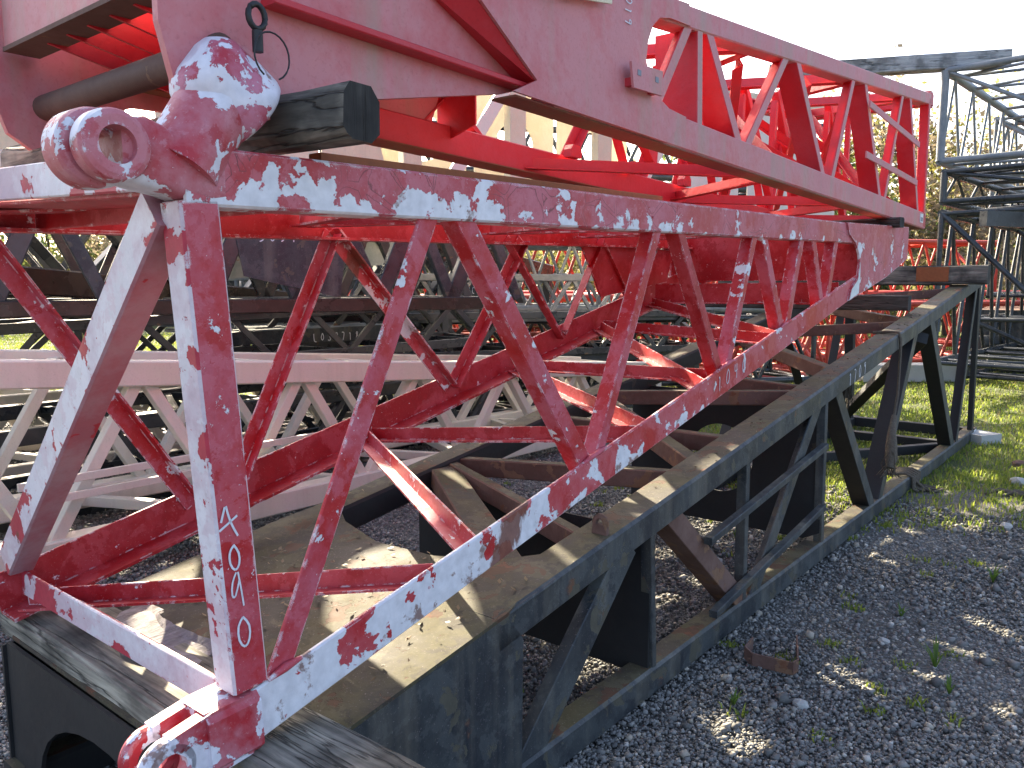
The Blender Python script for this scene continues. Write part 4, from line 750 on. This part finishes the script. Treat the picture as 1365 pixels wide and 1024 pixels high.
def litter():
    b = B()
    for k in range(420):
        if k < 200: s_, w_ = rng.uniform(1.3, 2.1), rng.uniform(.05, 1.3); 
        elif k < 360: s_ = rng.uniform(2.0, 7.5); w_ = rng.uniform(.02, .15)
        else: s_ = rng.uniform(2.3, 5.5); w_ = rng.uniform(WB - .15, WB - .02)
        if s_ < 1.35: continue
        p = pb(s_, w_, bt(s_) + .004 + (.012 if s_ < 2.2 else 0)); L_ = rng.uniform(.006, .016); a = rng.uniform(0, 6.28); u_ = Vector((math.cos(a), math.sin(a), .15)) * L_; v_ = Vector((-math.sin(a), math.cos(a), .1)) * L_ * .45; b.add([p - u_, p + v_ + Z * .002, p + u_ + Z * .003, p - v_], [(0, 1, 2, 3)])
    tag(b.build('leaf_litter', 'leaf_litter'), 'dry leaf bits scattered on top of the black boom chords and deck', 'litter', None, 'stuff')
M['leaf_litter'] = leafmat('dead leaf bits', (.05, .03, .015), (.22, .15, .07), .1); litter()

# ------------------------------------------------------------------ trees, fence beyond
def tree(x, y, h, r, mat, label, nleaf=3500, lean=0, base=.15, leaf=.10):
    e = root('tree', (x, y, GZ), label, 'tree', 'trees and thicket behind the yard'); b = B(); tips = []
    pts = [Vector((x, y, GZ)), Vector((x + lean * .3, y, h * .3)), Vector((x + lean * .6, y + .2, h * .55)), Vector((x + lean, y, h * .9))]; b.path(pts, [.02 * h, .015 * h, .010 * h, .003 * h], 7)
    b.build('trunk', 'bark', e); b = B()
    for k in range(16):
        t = rng.uniform(base, .85); p = pts[0].lerp(pts[3], t); a = rng.uniform(0, 6.28); L_ = r * rng.uniform(.6, 1.1) * (1.1 - .5 * t); q = p + Vector((math.cos(a) * L_, math.sin(a) * L_, L_ * rng.uniform(.2, .9)))
        mid = p.lerp(q, .5) + Vector((0, 0, -.05 * L_)); b.path([p, mid, q], [.006 * h, .004 * h, .0015 * h], 5); tips += [mid, q, p.lerp(q, .75)]
        for j in range(4):
            q2 = q + Vector(rng.normal(0, r * .28, 3)); b.path([p.lerp(q, .5 + .12 * j), q2], [.002 * h, .0007 * h], 3); tips.append(q2)
    b.build('branch', 'bark', e, kind='stuff')
    n = nleaf; T = np.array([tuple(t) for t in tips]); c = T[rng.integers(0, len(T), n)] + rng.normal(0, r * .17, (n, 3)); c[:, 2] = np.maximum(c[:, 2], .1)
    V = np.zeros((n, 4, 3)); u_ = rng.normal(0, 1, (n, 3)); u_ /= np.linalg.norm(u_, axis=1)[:, None]; w_ = np.cross(u_, rng.normal(0, 1, (n, 3))); w_ /= np.linalg.norm(w_, axis=1)[:, None]; s_ = (leaf * rng.uniform(.5, 1.2, n))[:, None]
    V[:, 0] = c - u_ * s_; V[:, 1] = c + w_ * s_ * .5; V[:, 2] = c + u_ * s_; V[:, 3] = c - w_ * s_ * .5; V -= np.array([x, y, GZ])
    me = bpy.data.meshes.new('crown'); me.from_pydata(V.reshape(-1, 3).tolist(), [], (np.arange(n * 4).reshape(n, 4)).tolist()); me.materials.append(M[mat]); o = bpy.data.objects.new('crown', me); COL.objects.link(o); o.parent = e
spots = [(11.0, 29, 9.0, 2.6, 'leaf_a'), (13.6, 30, 9.5, 2.8, 'leaf_b'), (16.0, 31, 8.6, 2.6, 'leaf_a'), (8.2, 31, 8.2, 2.6, 'leaf_c'), (18.6, 33, 6.2, 2.5, 'leaf_b'), (21.5, 36, 5.4, 2.6, 'leaf_c'), (5.0, 33, 6.2, 2.6, 'leaf_b'), (1.6, 34, 5.2, 2.6, 'leaf_a'), (-2.5, 35, 5.0, 2.7, 'leaf_b'), (-6.5, 34, 5.2, 2.6, 'leaf_c'), (-11, 36, 5.6, 2.8, 'leaf_a'), (-16, 36, 6.0, 3, 'leaf_b'), (-21, 37, 6, 3, 'leaf_c'), (25.5, 40, 5.0, 2.8, 'leaf_b'), (14.8, 27.5, 5.2, 2.4, 'leaf_b'), (12.3, 27, 4.8, 2.2, 'leaf_c'), (29, 44, 5, 3, 'leaf_c')]
TL = ['tall olive green tree just behind the pink boom far end', 'tall brownish twiggy tree right of the pink boom far end', 'olive tree behind the heavy square end frame at the right', 'tall dark green tree left of the pink boom end posts', 'brownish low tree beyond the tall tubular stack', 'green tree beyond the tubular stack at the right edge', 'brownish tree behind the short far bays of the pink boom', 'low olive tree behind the red tubular booms, right of centre', 'low brownish tree behind the red tubular booms, left of centre', 'dark green tree seen between the end post and first brace', 'olive tree behind the black booms at the left', 'brownish tree far behind the white end brace', 'dark green tree at the far left edge', 'distant brownish tree beyond the right hand booms', 'small brown bush at the foot of the tall twiggy tree', 'small green bush at the foot of the tall olive tree', 'most distant green tree at the far right']
for (x, y, h, r, m_), lb_ in zip(spots, TL): tree(x, y, h, r, m_, lb_, 4200, rng.uniform(-.5, .5), .08, .13)
hd_ = []
n = 14000; x = rng.uniform(-26, 38, n); y = 38 + rng.normal(0, .9, n) + .1 * x; z = rng.random(n) * (2.6 + .8 * np.sin(x * .9) + .5 * np.sin(x * 2.3)); c = np.stack([x, y, z], 1); u_ = rng.normal(0, 1, (n, 3)) * .16; w_ = rng.normal(0, 1, (n, 3)) * .12
V = np.stack([c - u_, c + w_, c + u_, c - w_], 1).reshape(-1, 3); me = bpy.data.meshes.new('undergrowth'); me.from_pydata(V.tolist(), [], np.arange(n * 4).reshape(n, 4).tolist()); me.materials.append(M['leaf_a']); o = bpy.data.objects.new('undergrowth', me); COL.objects.link(o); tag(o, 'mass of scrub and undergrowth along the far fence', 'undergrowth', None, 'stuff')
fn = root('chain_link_fence', (0, 30, GZ), 'chain link fence with grey posts running behind the yard', 'fence')
for k in range(18): B().tube((-20 + k * 3, 26.5 + k * .3, GZ), (-20 + k * 3, 26.5 + k * .3, 2.1), .035, 6).build('post', 'gry_tube', fn)
B().tube((-20, 26.5, 2.08), (31, 31.6, 2.08), .025, 6).build('rail', 'gry_tube', fn)
b = B(); dv = Vector((51, 5.1, 0)).normalized(); p0 = Vector((-20, 26.5, 0))
for k in range(170):
    for sg in (1, -1): 
        a_ = p0 + dv * (k * .3 + (0 if sg > 0 else 2.05)); c_ = a_ + dv * (2.05 * sg) + Z * 2.05; b.add([a_ - Z * .006, a_ + Z * .006, c_ + Z * .006, c_ - Z * .006], [(0, 1, 2, 3)])
b.build('wire_mesh', 'gry_tube', fn, kind='stuff')
